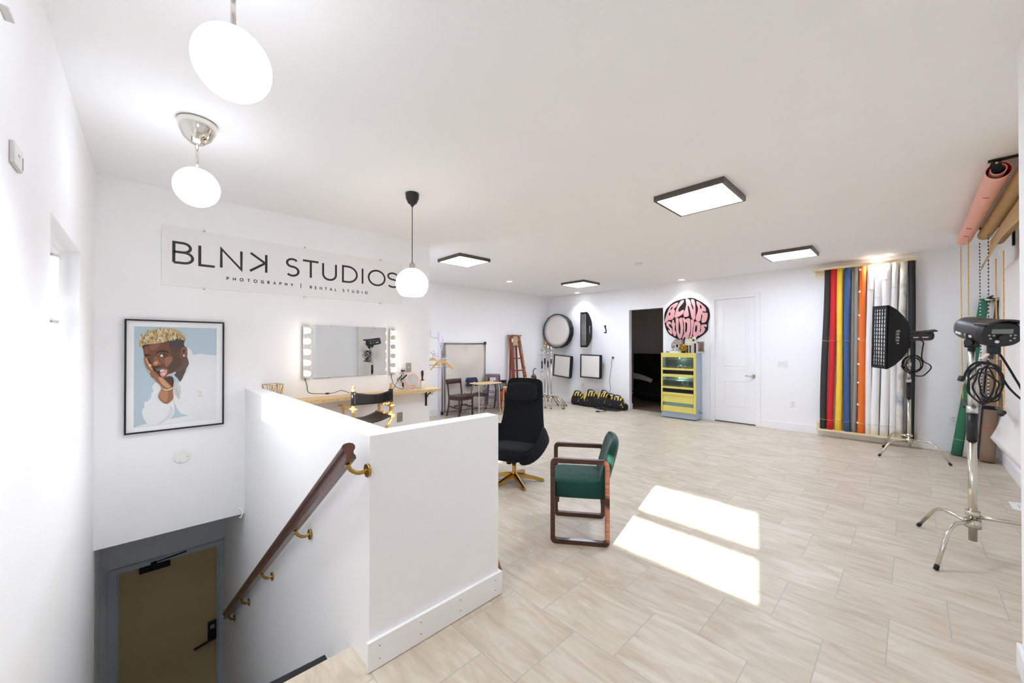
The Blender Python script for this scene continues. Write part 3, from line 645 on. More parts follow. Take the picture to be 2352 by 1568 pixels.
p = at_y(556, 1178, YS - .03); m = MB(); m.tube(spline([(p.x - .02, YS, p.z + .045), (p.x - .004, YS - .03, p.z + .03), (p.x, YS - .045, p.z), (p.x - .012, YS - .05, p.z - .03), (p.x - .02, YS - .03, p.z - .035)], 5), .006, 8)
tag(m.build('cable_hook', OPAL), 'small white plastic hook at the lower corner of the sign wall', 'hook')
# ---------------------------------------------------------------- handrail
a, b = Vector((.655, 1.66, 1.035)), Vector((.632, 5.42, -1.575))
a = at_x(803, 1037, .66); b = at_x(519, 1412, .632); d = (b - a).normalized()
t = thing('handrail', 'sloping dark wooden handrail on brass brackets along the stair wall', 'handrail', (a.x, a.y, a.z - .1))
prof = [(-.022, -.036), (.022, -.036), (.022, -.020), (.016, -.012), (.018, 0), (.028, .012), (.030, .026), (.022, .038), (.008, .043), (-.008, .043), (-.022, .038), (-.030, .026), (-.028, .012), (-.018, 0), (-.016, -.012), (-.022, -.020)]
xx = Vector((1, 0, 0)); up = xx.cross(d).normalized(); up = up if up.z > 0 else -up
m = MB(); m.rings([[q + xx * u + up * v for u, v in prof] for q in (a, b)], smooth=False); m.build('rail', MAHOG, t, world=True)
for px, py in ((812, 1083), (676, 1243), (600, 1332), (553, 1390), (524, 1424)):
    best = min((k / 400 for k in range(401)), key=lambda k: abs((lambda q: (q - EYE).dot(_R) / (q - EYE).dot(_F2) * FOC + 1176)(a + (b - a) * k) - px))
    q = a + (b - a) * min(max(best, .012), .99) - up * .037
    wx = .757 + (q.y - 1.765) * (.70 - .757) / (4.596 - 1.765)
    m = MB(); m.tube(spline([q + Vector((0, 0, .0)), q + Vector((.012, 0, -.028)), q + Vector(((wx - q.x) * .5, 0, -.052)), Vector((wx - .008, q.y, q.z - .05))], 5), .0095, 8)
    m.cyl((wx - .012, q.y, q.z - .05), (wx, q.y, q.z - .05), .031, n=20); m.bar(q + d * -.022 + up * .002, q + d * .03 + up * .002, .026, .006, up)
    m.build('bracket', BRASS, t, world=True)
# ---------------------------------------------------------------- vanity wall
SZ = .96
m = MB(); e = MB()
pts = [(.84, 4.594), (.84, 4.27), (2.62, 4.38), (2.88, 4.362), (2.86, YS - .002)]
t = thing('wall_shelf', 'long narrow wooden makeup shelf under the mirror', 'shelf', (1.8, 4.5, SZ - .03))
pts = [(.89, 4.594), (.89, 4.27), (2.16, 4.375), (2.84, 4.352), (2.86, 4.594)]
prism(m, pts, SZ - .036, SZ - .001); m.build('board', CHIP, t, world=True)
m = MB(); prism(m, pts, SZ - .001, SZ); m.build('top_veneer', OAK, t, world=True)
for x in (2.755,):
    m = MB(); m.box(x - .014, x + .014, YS - .012, YS, SZ - .25, SZ - .036, .004); m.box(x - .014, x + .014, YS - .2, YS, SZ - .046, SZ - .036); m.tube([(x, YS - .008, SZ - .15), (x, YS - .06, SZ - .09), (x, YS - .15, SZ - .042)], .008, 8); tag(m.build('bracket', BLACKM, t, world=True), 'black steel bracket')
c = [at_y(*q, YS - .012) for q in ((717.8, 747), (887.7, 753), (717, 867), (887.5, 860))]
x0, x1, z1, z0 = c[0].x, c[1].x, (c[0].z + c[1].z) / 2, (c[2].z + c[3].z) / 2
t = thing('wall_mirror', 'frameless rectangular mirror between two bulb strips', 'mirror', ((x0 + x1) / 2, YS - .012, z0), rz=math.radians(.95))
h = (x1 - x0) / 2; m = MB(); m.box(-h, h, -.003, .003, 0, z1 - z0); m.build('glass', MIRROR, t)
for x in (-.55 * h, .65 * h):
    for z in (-.003, z1 - z0 - .006): m = MB(); m.box(x - .009, x + .009, -.007, .010, z - .004, z + .012, .002); m.build('clip', mat('clear_plastic_clip', (225, 225, 222), .2), t)
def bulb_strip(px, label):
    X = at_y(px, 800, YS - .03).x; zt = at_y(706, 748, YS - .03).z; zb = at_y(698, 869, YS - .03).z
    t = thing('bulb_strip', label, 'light', (X, YS, zb), group='bulb strips beside the mirror')
    H = zt - zb; m = MB(); m.box(-.032, .032, -.045, 0, 0, H, .004); m.build('housing', CHROME, t)
    for k in range(5):
        z = H * (.095 + .2025 * k); m = MB(); m.cyl((0, -.045, z), (0, -.066, z), .018, n=14); s = m.build('socket', OPAL, t)
        m = MB(); m.ball((0, -.092, z), .031, 20, 14); m.build('bulb', BULBG, s)
    return X, zb, t
xa, zb, strip_l = bulb_strip(703, 'chrome strip of five lit bulbs left of the mirror'); xb, _, strip_r = bulb_strip(901, 'chrome strip of five lit bulbs right of the mirror')
def ploop(pts, X=None): return [at_y(px, py, YS - o) for px, py, o in pts]
m = MB(); m.tube(spline([Vector((xa - .01, YS - .02, zb))] + ploop([(705, 885, .02), (706, 896, .03), (712, 902.5, .06)]) + ploop([(730, 904, .11), (752, 903.5, .12), (768, 901.5, .12), (784, 896.5, .10), (803, 902, .13)]), 6), .0035, 6); cb_ = m.build('power_cord', RUBBER, strip_l, world=True)
q = at_y(752, 903.5, YS - .12); m = MB(); m.ball(q, (.026, .013, .010), 14, 8); m.build('inline_switch', BLACKP, cb_, world=True)
m = MB(); m.tube(spline([Vector((xb - .01, YS - .02, zb))] + ploop([(899.5, 868, .03), (903, 880, .06), (910, 888, .09), (922, 893, .10), (927, 890, .08), (926, 882, .05), (921, 874, .04), (922, 866, .04)]), 6), .0035, 6); cb_ = m.build('power_cord', RUBBER, strip_r, world=True)
q = at_y(925.5, 883, YS - .05); m = MB(); m.ball(q, (.012, .012, .030), 14, 8); m.build('inline_switch', BLACKP, cb_, world=True)
t = thing('plug_cable', 'black cable looped from the outlet beside the mirror down behind the chair', 'cord', at_y(921, 849, YS))
m = MB(); m.tube(spline(ploop([(922, 849, .06), (926, 855, .06), (927, 862, .05), (918, 866, .04), (912, 870, .03), (914, 873, .03), (924, 858, .06), (920, 867, .05), (912, 877, .05), (904, 893, .08)]), 6), .0032, 6); m.build('cable', RUBBER, t, world=True)
m = MB(); m.tube(spline(ploop([(920, 873, .05), (926, 868, .05), (934, 861, .05)]), 4), [.006] + [.010] * 7 + [.012], 8); tag(m.build('cable_bundle', RUBBER, t, world=True), 'tied bundle of cable')
def plate(px, py, w, h, label, m_, kind, y=YS, cat=None, dx=None, nx=None):
    if dx is None:
        p = at_y(px, py, y); t = thing(kind, label, cat or kind.replace('_', ' '), p); R = Matrix.Identity(3)
    else:
        p = at_x(px, py, dx); t = thing(kind, label, cat or kind.replace('_', ' '), p, rz=-PI / 2)
    m = MB(); m.box(-w / 2, w / 2, -.007, 0, -h / 2, h / 2, .003); m.build('cover', m_, t); return t
SLOT = mat('socket_slot', (120, 118, 116), .6)
t = plate(921.5, 847, .075, .12, 'white outlet with black plugs beside the right bulb strip', OPAL, 'wall_outlet')
m = MB(); m.box(-.030, .030, -.035, -.007, -.045, .05, .006); tag(m.build('adapter', OPAL, t), 'plugged-in white adapter')
m = MB(); m.box(-.026, .0, -.065, -.035, -.03, -.012, .003); m.box(.004, .026, -.062, -.035, -.028, -.012, .003); m.build('plug', BLACKP, t)
m = MB()
for x in (-.02, .0, .02): m.box(x - .003, x + .003, -.0358, -.034, .0, .01)
m.build('socket_slots', SLOT, t)
t = plate(938, 843.5, .078, .122, 'brushed metal switch plate above the pink makeup mirror', BRUSHED, 'switch_plate', cat='light switch')
m = MB(); m.box(-.006, .006, -.018, -.007, -.012, .012, .002); m.build('toggle', OPAL, t)
t = plate(918, 957.5, .078, .125, 'metal covered outlet low on the sign wall behind the folding chair', BRUSHED, 'covered_outlet', cat='wall outlet')
m = MB(); m.box(-.036, .036, -.011, -.007, .040, .050, .002); m.build('hinge', STEEL, t)
t = plate(991, 899, .075, .118, 'grey outlet plate on the far wall beside the lilac coat stand', BRUSHED, 'wall_outlet', y=YL)
for z in (.025, -.025): m = MB(); m.box(-.02, .02, -.0095, -.007, z - .015, z + .015, .003); m.build('socket', OPAL, t)
# makeup mirror, lint roller, wire cube
def on_shelf(px, py): p = at_z(px, py, SZ); p.y = min(p.y, 4.55); return p
d = ray(947, 890); y = 4.47; p = at_y(947, 890, y); p.z = SZ
t = thing('makeup_mirror', 'small round pink makeup mirror on the wooden shelf', 'mirror', p, rz=math.radians(-22), rot=None)
PINKP = mat('pale_pink_plastic', (240, 200, 190), .35, var=.02)
m = MB(); m.lathe([(.062, 0), (.062, .008), (.05, .012)], 28); m.build('base', PINKP, t)
m = MB(); m.cyl((0, 0, .01), (0, 0, .055), .011, n=14); m.build('stem', CHROME, t)
Rm = Euler((math.radians(90 - 8), 0, 0)).to_matrix(); cm = Vector((0, 0, .135))
m = MB(); m.lathe([(.066, .012), (.078, .014), (.082, .006), (.080, -.008), (.066, -.03), (.04, -.042), (.0, -.045)], 32, o=cm, R=Rm, caps=False); m.build('shell', PINKP, t)
m = MB(); m.lathe([(.0, .0118), (.067, .0118)], 32, o=cm, R=Rm, caps=False); m.build('mirror_glass', MIRROR, t)
p = at_y(970, 888, 4.48); p.z = SZ; t = thing('lint_roller', 'white lint roller standing upright with its black handle in the air', 'lint roller', p)
m = MB(); m.lathe([(.030, 0), (.032, .002), (.032, .108), (.028, .111)], 22); m.build('roll', mat('white_paper_roll', (242, 242, 240), .7), t)
m = MB(); m.lathe([(.026, .111), (.026, .118), (.012, .122), (.011, .15), (.017, .19), (.019, .215), (.015, .236), (.006, .245)], 18); m.build('handle', BLACKP, t)
y0 = 4.36; cs = [(602, 884), (636, 881), (650.5, 884.5), (625, 887)]
ax = [at_y(q[0], q[1], yy) for q, yy in zip(cs, (4.5, 4.56, 4.40, 4.34))]
zt = 1.14; top = [Vector((p.x, p.y, zt)) for p in ax]; ctr = sum(top, Vector()) / 4; bot = [Vector((ctr.x + (p.x - ctr.x) * .8, ctr.y + (p.y - ctr.y) * .8, SZ + .004)) for p in top]
t = thing('wire_basket', 'gold wire basket peeping over the half-height wall at the shelf end', 'basket', (ctr.x, ctr.y, SZ))
m = MB()
for k in range(4):
    j = (k + 1) % 4; mid = (top[k] + top[j]) / 2; bm_ = (bot[k] + bot[j]) / 2
    for a, b in ((top[k], top[j]), (bot[k], bot[j]), (top[k], bot[k]), (top[k], bm_), (top[j], bm_), (mid, bm_)): m.cyl(a, b, .0028, n=6)
m.build('wires', GOLD, t, world=True)
# ---------------------------------------------------------------- folding director chair
bl, brr = Vector((1.565, 4.06, 0)), Vector((1.984, 4.06, 0)); t = thing('director_chair', 'tall wooden folding chair with black vinyl seat and back facing the mirror', 'chair', (bl + brr) / 2, rz=math.atan2(brr.y - bl.y, brr.x - bl.x))
w = (brr - bl).length / 2; D = .30; ZS, ZA, ZT = .745, .86, 1.075
for sx in (-1, 1):
    x = sx * w
    m = MB(); m.obox((x, 0, (ZS + ZT) / 2 + .0), (.026, .034, ZT - ZS), bev=.004); m.lathe([(.015, ZT), (.010, ZT + .008), (.014, ZT + .02), (.012, ZT + .032)], 12, o=(x, 0, 0)); m.build('back_post', BEECH, t)
    m = MB(); m.obox((x, D, (ZS + ZA) / 2), (.024, .03, ZA - ZS - .02), bev=.004); m.build('front_post', BEECH, t)
    m = MB(); m.obox((x, D * .55 - .0, ZA), (.046, D + .16, .02), bev=.008); m.build('armrest', BEECH, t)
    m = MB(); m.obox((x, D / 2, ZS), (.036, D + .14, .036), bev=.004); m.build('seat_rail', BEECH, t)
    m = MB(); m.obox((x, D / 2, .018), (.036, D + .20, .036), bev=.004); m.build('floor_rail', BEECH, t)
    for yy in (-.03, D + .03): m = MB(); m.bar((x, yy, ZS - .02), (-x, yy + .028 * sx, .03), .022, .03, (0, 1, 0), .003); m.build('leg', BEECH, t)
m = MB(); m.bar((-w, D + .09, .22), (w, D + .09, .22), .03, .02); m.build('footrest', BEECH, t)
m = MB(); m.grid(lambda u, v: Vector(((-1 + 2 * u) * (w + .004), -.022 - .05 * math.sin(PI * u), .905 + .135 * v - .03 * math.sin(PI * u) * v)), 20, 6, .005)
for sx in (-1, 1): m.cyl((sx * w, 0, .90), (sx * w, 0, 1.045), .025, n=14)
m.build('back_sling', VINYL, t)
m = MB(); m.grid(lambda u, v: Vector(((-1 + 2 * u) * w, -.05 + (D + .1) * v, ZS + .012 - .055 * math.sin(PI * u))), 20, 6, .005); m.build('seat_sling', VINYL, t)
# ---------------------------------------------------------------- coat stand
b = Vector((4.19, 6.5, 0)); t = thing('coat_stand', 'lilac tube coat stand with curved hooks beside the sign wall', 'coat rack', b)
m = MB(); m.cyl((0, 0, .02), (0, 0, 1.80), .021, n=18); m.lathe([(.021, 1.80), (.018, 1.806), (.0, 1.807)], 18); m.build('post', LILAC, t)
m = MB(); m.lathe([(.19, 0), (.19, .012), (.03, .02), (.024, .05)], 28); m.build('foot', LILAC, t)
def hook(z, dx, dz, back=0.0):
    d_ = Vector((dx, back, 0)); L = d_.length; d_ = d_ / L
    m = MB(); m.tube(spline([Vector((0, 0, z)), d_ * L * .55 + Vector((0, 0, z - .004)), d_ * L * .88 + Vector((0, 0, z + .03)), d_ * L + Vector((0, 0, z + dz))], 5), .0125, 10); m.build('hook', LILAC, t)
for z, dx, dy, dz in ((1.70, -.155, .08, .135), (1.66, -.05, -.05, .12), (1.60, .05, -.06, .14), (1.545, .135, .05, .13), (1.43, .11, .06, .12), (1.385, -.20, .06, .02), (1.34, -.22, -.12, .03), (1.275, .25, -.03, .13)): hook(z, dx, dz, dy)
def hanger(px, py, Y, W, label, tilt=0):
    p = at_y(px, py, Y); o = thing('clothes_hanger', label, 'hanger', p, rz=tilt, group='wooden hangers on the coat stand')
    m = MB(); arcp = [(-W, -.205), (-W + .015, -.225), (-W * .55, -.135), (-.05, -.085), (.05, -.085), (W * .55, -.135), (W - .015, -.225), (W, -.205), (W * .5, -.085), (.055, -.035), (0, -.025), (-.055, -.035), (-W * .5, -.085)]
    m.poly([arcp], lambda a, b_, tt: Vector((a, tt, b_)), -.009, .009); m.build('shoulder', BEECH if tilt == 0 else OAK, o)
    m = MB(); m.cyl((-W * .74, 0, -.175), (W * .74, 0, -.175), .004, n=8); m.build('bar', BRONZE, o)
    m = MB(); m.tube(spline([(0, 0, -.03), (0, 0, .03), (.03, 0, .055), (.045, 0, .085), (.02, 0, .11), (-.012, 0, .09)], 5), .003, 6); m.build('hook', BLACKM, o)
hanger(1014.5, 823, 6.47, .265, 'wooden hanger facing the camera on the lowest right hook of the lilac stand')
hanger(983, 819, 6.42, .22, 'wooden hanger at the far left of the lilac stand, half behind the sign wall', .9)
hanger(994, 818, 6.5, .20, 'wooden hanger with black clips close to the lilac post', -1.0)
# ---------------------------------------------------------------- cloth frame
Y0 = 7.175; q = [at_y(*a, Y0) for a in ((1013, 788), (1112, 789), (1016, 951), (1117, 936))]
xl, xr, zt = q[0].x + .03, q[1].x + .03, 1.59; t = thing('cloth_frame', 'tall metal frame with cream cloth stretched in it, leaning by the wall', 'backdrop frame', ((xl + xr) / 2, Y0, 0))
FR = mat('dull_steel_tube', (150, 142, 128), .35, metal=.9, var=.06)
for a, b_ in (((xl, 0), (xl, zt)), ((xr, 0), (xr, zt)), ((xl, zt), (xr, zt)), ((xl, .05), (xr, .05))):
    m = MB(); m.cyl((a[0], Y0, a[1]), (b_[0], Y0, b_[1]), .014, n=10); m.build('tube', FR, t, world=True)
m = MB(); m.cyl((xl + .075, Y0 + .01, .05), (xl + .06, Y0 + .01, 1.56), .009, n=8); m.build('inner_tube', FR, t, world=True)
for a in ((xl, .03), (xr, .03), (xr, zt)):
    m = MB(); m.obox((a[0], Y0, a[1] + .01), (.05, .05, .07), bev=.012); m.build('corner_joint', BLACKP, t, world=True)
cx0, cx1 = xl + .085, xr - .06
m = MB(); m.grid(lambda u, v: Vector((cx0 + (cx1 - cx0) * u, Y0 - .012 + .022 * math.sin(15 * math.sqrt((u - .5) ** 2 * .8 + (1 - v) ** 2)) * math.sin(PI * u) + .012 * math.sin(30 * (u - v * .35)) * (u ** 2) * (1.2 - v), .10 + 1.45 * v + .03 * abs(u - .5) * v)), 44, 44, .003); m.build('cloth', CLOTH, t, world=True)
for x, z in ((cx0 + .01, 1.545), (cx1 - .01, 1.545), (cx0, .1), (cx1, .1)):
    m = MB(); m.tube([(x, Y0 - .014, z), (x + (.03 if x > (cx0 + cx1) / 2 else -.03), Y0 - .01, z + (.03 if z > 1 else -.03))], .005, 6); m.build('tie', RUBBER, t, world=True)
# ---------------------------------------------------------------- dark wooden chair
t = thing('dining_chair', 'dark wooden chair with curved back rail beside the cloth frame', 'chair', (4.94, 6.80, 0), rz=math.radians(6))
W, Dp = .19, .17
for sx in (-1, 1):
    m = MB(); m.tube(spline([(sx * W * 1.05, Dp + .06, 0), (sx * W, Dp, .25), (sx * W, Dp, .45), (sx * W * 1.0, Dp + .055, .79)], 5), [.018] * 16, 8, flat=(1.1, .9)); m.build('back_leg', CHAIRW, t)
    m = MB(); m.bar((sx * W * 1.02, -Dp, 0), (sx * W, -Dp, .42), .032, .032, bev=.004); m.build('front_leg', CHAIRW, t)
    m = MB(); m.bar((sx * W, -Dp, .20), (sx * W, Dp, .22), .016, .024); m.build('stretcher', CHAIRW, t)
m = MB(); m.bar((-W, 0, .235), (W, 0, .235), .016, .024); m.build('stretcher', CHAIRW, t)
m = MB(); m.box(-W, W, -Dp - .01, -Dp + .01, .365, .425); m.box(-W, W, Dp - .01, Dp + .01, .365, .425); m.box(-W - .01, -W + .01, -Dp, Dp, .365, .425); m.box(W - .01, W + .01, -Dp, Dp, .365, .425); m.build('apron', CHAIRW, t)
m = MB(); m.ball((0, 0, .44), (.225, .215, .020), 28, 8, .35, .4); m.build('seat', mat('worn_dark_seat', (60, 52, 42), .35, var=.2), t)
m = MB(); m.grid(lambda u, v: Vector(((-1 + 2 * u) * (W + .03), Dp + .045 + .03 * math.sin(PI * u) + .02 * v, .695 + .105 * v)), 16, 3, .02); m.build('back_rail', CHAIRW, t)
# ---------------------------------------------------------------- school desk with joined seat
t = thing('school_desk', 'student desk with navy backrest joined to a wood-topped chrome frame', 'desk', (5.38, 6.66, 0), rz=math.radians(-90))
m = MB(); m.grid(lambda u, v: Vector((-.36 - .03 * math.sin(PI * u) - .03 * v, (-.5 + u) * .36 * (.8 + .2 * math.sin(PI * min(1, v + .1)) ** .4) + .05, .60 + .20 * v)), 14, 8, .012); tag(m.build('backrest', NAVY, t), 'navy plastic backrest')
m = MB(); m.grid(lambda u, v: Vector((-.34 + .40 * u, (-.5 + v) * .40, .435 + .02 * (2 * v - 1) ** 2 - .02 * u)), 10, 8, .012); tag(m.build('seat', BLACKP, t), 'black plastic seat')
m = MB(); m.ball((.19, .0, .715), (.22, .34, .010), 32, 6, .3, .3); tag(m.build('desktop', OAK, t), 'wood laminate top')
for sy in (-1, 1):
    m = MB(); m.tube(spline([(-.37, sy * .12, .70), (-.37, sy * .12, .50), (-.30, sy * .13, .42), (-.05, sy * .14, .41)], 6), .009, 8); m.build('back_tube', CHROME, t)
    m = MB(); m.tube(spline([(-.05, sy * .14, .41), (-.20, sy * .16, .2), (-.36, sy * .18, 0)], 6), .010, 8); m.build('rear_leg', CHROME, t)
    m = MB(); m.tube(spline([(.12, sy * .24, .70), (.26, sy * .275, .70), (.31, sy * .285, .65), (.32, sy * .295, .30), (.335, sy * .305, 0)], 6), .011, 8); m.build('front_leg', CHROME, t)
    m = MB(); m.tube(spline([(.10, sy * .2, .70), (.02, sy * .2, .69), (-.03, sy * .2, .62), (-.14, sy * .17, .42)], 6), .011, 8); m.build('connecting_tube', CHROME, t)
m = MB(); m.tube([(-.2, -.16, .2), (-.2, .16, .2), (.2, .16, .2), (.2, -.16, .2)], .005, 6, closed=True)
m.build('book_rack', CHROME, t)
# ---------------------------------------------------------------- metal bar stools
def bar_stool(loc, rz, M_, label, H=.80, W=.155, F=.20, name='bar_stool', bars=True):
    t = thing(name, label, 'stool', loc, rz)
    m = MB(); m.obox((0, 0, H - .012), (2 * W, 2 * W, .024), bev=.010); m.obox((0, 0, H - .045), (2 * W - .01, 2 * W - .01, .045)); m.build('seat', M_, t)
    for sx in (-1, 1):
        for sy in (-1, 1):
            m = MB(); m.rings([[Vector((sx * (p + a), sy * (p + b_), z)) for a, b_ in ((-k, k * .3), (k * .3, k * .3), (k * .3, -k), (0, -k * .35), (-k * .35, 0))] for p, z, k in ((W - .012, H - .03, .055), (F - .006, .08, .03))], smooth=False); m.build('leg', M_, t)
            m = MB(); m.cyl((sx * F, sy * F, 0), (sx * F, sy * F, .09), .012, n=8); m.build('foot', RUBBER if name == 'metal_stool' else GOLD, t)
    if bars:
        for z in (H * .36, H * .52):
            q = W + (F - W) * (1 - z / H) - .01
            for a in range(4):
                R_ = Matrix.Rotation(a * PI / 2, 3, 'Z'); m = MB(); m.tube([R_ @ Vector((-q, q, z)), R_ @ Vector((0, q - .03, z - .012)), R_ @ Vector((q, q, z))], .009, 6); m.build('foot_bar', M_, t)
    return t
bar_stool((5.97, 6.92, 0), math.radians(42), PURPLE, 'mauve metal bar stool behind the wood-topped school desk', H=.86, W=.155, F=.175)
bar_stool((6.26, 6.62, 0), math.radians(0), ORANGE, 'orange metal stool tucked behind the black lounge chair', H=.50, W=.13, F=.17, name='metal_stool', bars=False)
t = thing('plywood_stool', 'round-topped bent plywood stool half hidden by the black lounge chair', 'stool', (6.02, 6.33, 0), rz=.4)
m = MB(); m.lathe([(.0, .575), (.185, .575), (.19, .585), (.185, .598), (.0, .60)], 32); m.build('seat', OAK, t)
for k in range(4):
    R_ = Matrix.Rotation(k * PI / 2 + .4, 3, 'Z'); m = MB(); m.tube(spline([R_ @ Vector((.05, 0, .572)), R_ @ Vector((.14, 0, .568)), R_ @ Vector((.17, 0, .52)), R_ @ Vector((.19, 0, 0))], 5), .017, 8, flat=(1.4, .7)); m.build('leg', OAK, t)
t = thing('spindle_chair', 'black spindle-backed wooden chair behind the plywood stool', 'chair', (6.42, 6.95, 0), rz=0)
for sx in (-1, 1):
    m = MB(); m.tube(spline([(sx * .2, .2, 0), (sx * .18, .17, .43), (sx * .19, .22, .66)], 5), .014, 8); m.build('back_post', BLACKM, t)
    m = MB(); m.tube([(sx * .2, -.2, 0), (sx * .16, -.15, .43)], .016, 8); m.build('front_leg', BLACKM, t)
    m = MB(); m.tube([(sx * .18, -.18, .2), (sx * .19, .18, .2)], .010, 8); m.build('stretcher', BLACKM, t)
for k in range(5): m = MB(); m.tube([(-.12 + .06 * k, .17, .43), (-.13 + .065 * k,   .215, .61)], .008, 6); m.build('spindle', BLACKM, t)
m = MB(); m.grid(lambda u, v: Vector(((-1 + 2 * u) * .22, .215 + .03 * math.sin(PI * u), .60 + .065 * v)), 12, 2, .02); m.build('top_rail', BLACKM, t)
m = MB(); m.ball((0, 0, .44), (.21, .21, .018), 24, 6, .4, .45); m.build('seat', BLACKM, t)
# console table and gourd behind the lounge chair
t = thing('side_table', 'wooden topped side table just showing over the lounge chair headrest', 'table', (6.70, 6.46, 0), rz=0)
m = MB(); m.box(-.38, .06, -.14, .14, .725, .755, .004); m.build('top', BEECH, t)
for sx in (-.10, .02):
    for sy in (-.11, .11): m = MB(); m.box(sx - .016, sx + .016, sy - .016, sy + .016, 0, .725); m.build('leg', BEECH, t)
q = at_y(1226, 868, 6.46); t = thing('plant_stand', 'small dark stand behind the lounge chair carrying the gourd', 'stand', (q.x, 6.46, 0))
m = MB(); m.cyl((0, 0, .65), (0, 0, .67), .11, n=28); m.build('top', BLACKM, t)
for k in range(3): m = MB(); m.bar((.10 * math.cos(2.1 * k), .10 * math.sin(2.1 * k), 0), (.07 * math.cos(2.1 * k), .07 * math.sin(2.1 * k), .65), .018, .018); m.build('leg', BLACKM, t)
q = at_y(1226, 868, 6.46); t = thing('gourd_vase', 'dark brown gourd-shaped ornament with a curved black stem peeping over the lounge chair', 'ornament', (q.x, 6.46, .672))
m = MB(); m.lathe([(.03, 0), (.06, .02), (.072, .06), (.066, .10), (.045, .14), (.022, .16), (.020, .175)], 24); m.build('body', mat('dark_brown_ceramic', (58, 34, 30), .3, var=.15), t)
m = MB(); m.tube(spline([(-.01, 0, .165), (-.022, 0, .22), (0, 0, .275), (.05, 0, .30), (.085, 0, .297)], 6), .011, 8); m.build('stem', BLACKM, t)
# ---------------------------------------------------------------- step ladder against the wall
t = thing('step_ladder', 'worn red-brown wooden stepladder leaning folded against the wall', 'ladder', (6.86, 7.02, 0))
RL = ((.36, .0), (.12, 1.80))
yz = lambda z: -.12 + .17 * z / 1.8
def X_(s, z): return s[0][0] + (s[1][0] - s[0][0]) * z / 1.8
LL = ((-.165, 0), (-.15, 1.80))
for s_, M_ in ((LL, LADW), (RL, PAINTSP)):
    m = MB(); m.bar((s_[0][0], yz(0), 0), (s_[1][0], yz(1.78), 1.78), .062, .075, (0, 1, 0), .003); m.build('front_rail', M_, t)
for x in (-.09, .10): m = MB(); m.bar((x * 1.7, .10, 0), (x, .12, 1.75), .04, .022, (0, 1, 0)); m.build('rear_rail', LADW, t)
for z in (.30, .60, .905, 1.215, 1.515):
    a, b_ = X_(LL, z) + .035, X_(RL, z) - .035; m = MB(); m.box(a, b_, yz(z) - .07, yz(z) + .04, z - .012, z + .012, .002); m.build('step', LADW, t)
m = MB(); m.box(-.195, .160, -.03, .15, 1.785, 1.815, .004); m.build('top_board', PAINTSP, t)
m = MB(); m.box(-.10, .075, .02, .035, 1.55, 1.76); tag(m.build('spattered_panel', blotch('old_paint_panel', [(96, 62, 44), (206, 188, 156), (176, 140, 100), (226, 214, 190)], 18, .7), t), 'paint-spattered back panel')
m = MB(); m.box(-.165, -.125, yz(1.6) - .035, yz(1.6) - .028, 1.53, 1.72); m.build('label_sticker', mat('old_white_sticker', (226, 216, 200), .6, var=.12, scale=40), t)
# ---------------------------------------------------------------- C-stands
def c_stand(name, label, loc, rz, H, sleeve=(.92, 1.08), spread=.44, angs=(0, 120, 240), top=None, r=.0175, group=None, knobs=True, hub=.27, cat='light stand', drop=.12):
    t = thing(name, label, cat, loc, rz, group)
    m = MB(); m.cyl((0, 0, drop), (0, 0, sleeve[0]), r, n=16); m.build('column', STEEL, t)
    m = MB(); m.cyl((0, 0, sleeve[0]), (0, 0, sleeve[1]), r * 1.28, n=16); tag(m.build('sleeve', BLACKP, t), 'black sleeve')
    m = MB(); z = sleeve[1]
    m.cyl((0, 0, z), (0, 0, z + .05), r * 1.25, n=16); m.cyl((0, 0, z + .05), (0, 0, z + (H - z) * .5), r * .95, n=14)
    z2 = z + (H - z) * .5; m.cyl((0, 0, z2 - .02), (0, 0, z2 + .03), r * 1.2, n=16); m.cyl((0, 0, z2), (0, 0, H), r * .72, n=14)
    if knobs:
        for zz, a in ((z + .025, .3), (z2, 2.2)):
            dx, dy = math.cos(a), math.sin(a); m.cyl((0, 0, zz), (dx * .05, dy * .05, zz), .006, n=8); m.bar((dx * .05, dy * .05, zz - .018), (dx * .055, dy * .055, zz + .018), .016, .006)
    m.build('riser', ALU, t)
    m = MB(); m.cyl((0, 0, hub - .075), (0, 0, hub - .015), r * 1.9, n=16); m.cyl((0, 0, hub + .01), (0, 0, hub + .045), r * 1.7, n=16); m.build('leg_hub', STEEL, t)
    for k, a in enumerate(angs):
        a = math.radians(a); dx, dy = math.cos(a), math.sin(a); zz = hub - .055 + .03 * k
        pts = [(dx * .02, dy * .02, zz), (dx * spread * .55, dy * spread * .55, zz + .012), (dx * spread * .66, dy * spread * .66, zz - .012), (dx * spread, dy * spread, .022)]
        P = [Vector(p) for p in pts]; fine = [P[0], P[0].lerp(P[1], .5), P[1].lerp(P[0], .12)] + [((1 - s_) ** 2) * P[1].lerp(P[0], .12) + 2 * s_ * (1 - s_) * (P[1] * .4 + P[2] * .6) + s_ * s_ * P[2].lerp(P[3], .12) for s_ in (.25, .5, .75)] + [P[2].lerp(P[3], .12), P[3]]
        m = MB(); m.tube(fine, .0125, 10); lg = m.build('leg', STEEL, t)
        e = (P[3] - P[2]).normalized(); m = MB(); m.cyl(P[3] - e * .012, P[3] + e * .018, .0142, n=12); m.build('rubber_foot', RUBBER, lg)
    return t
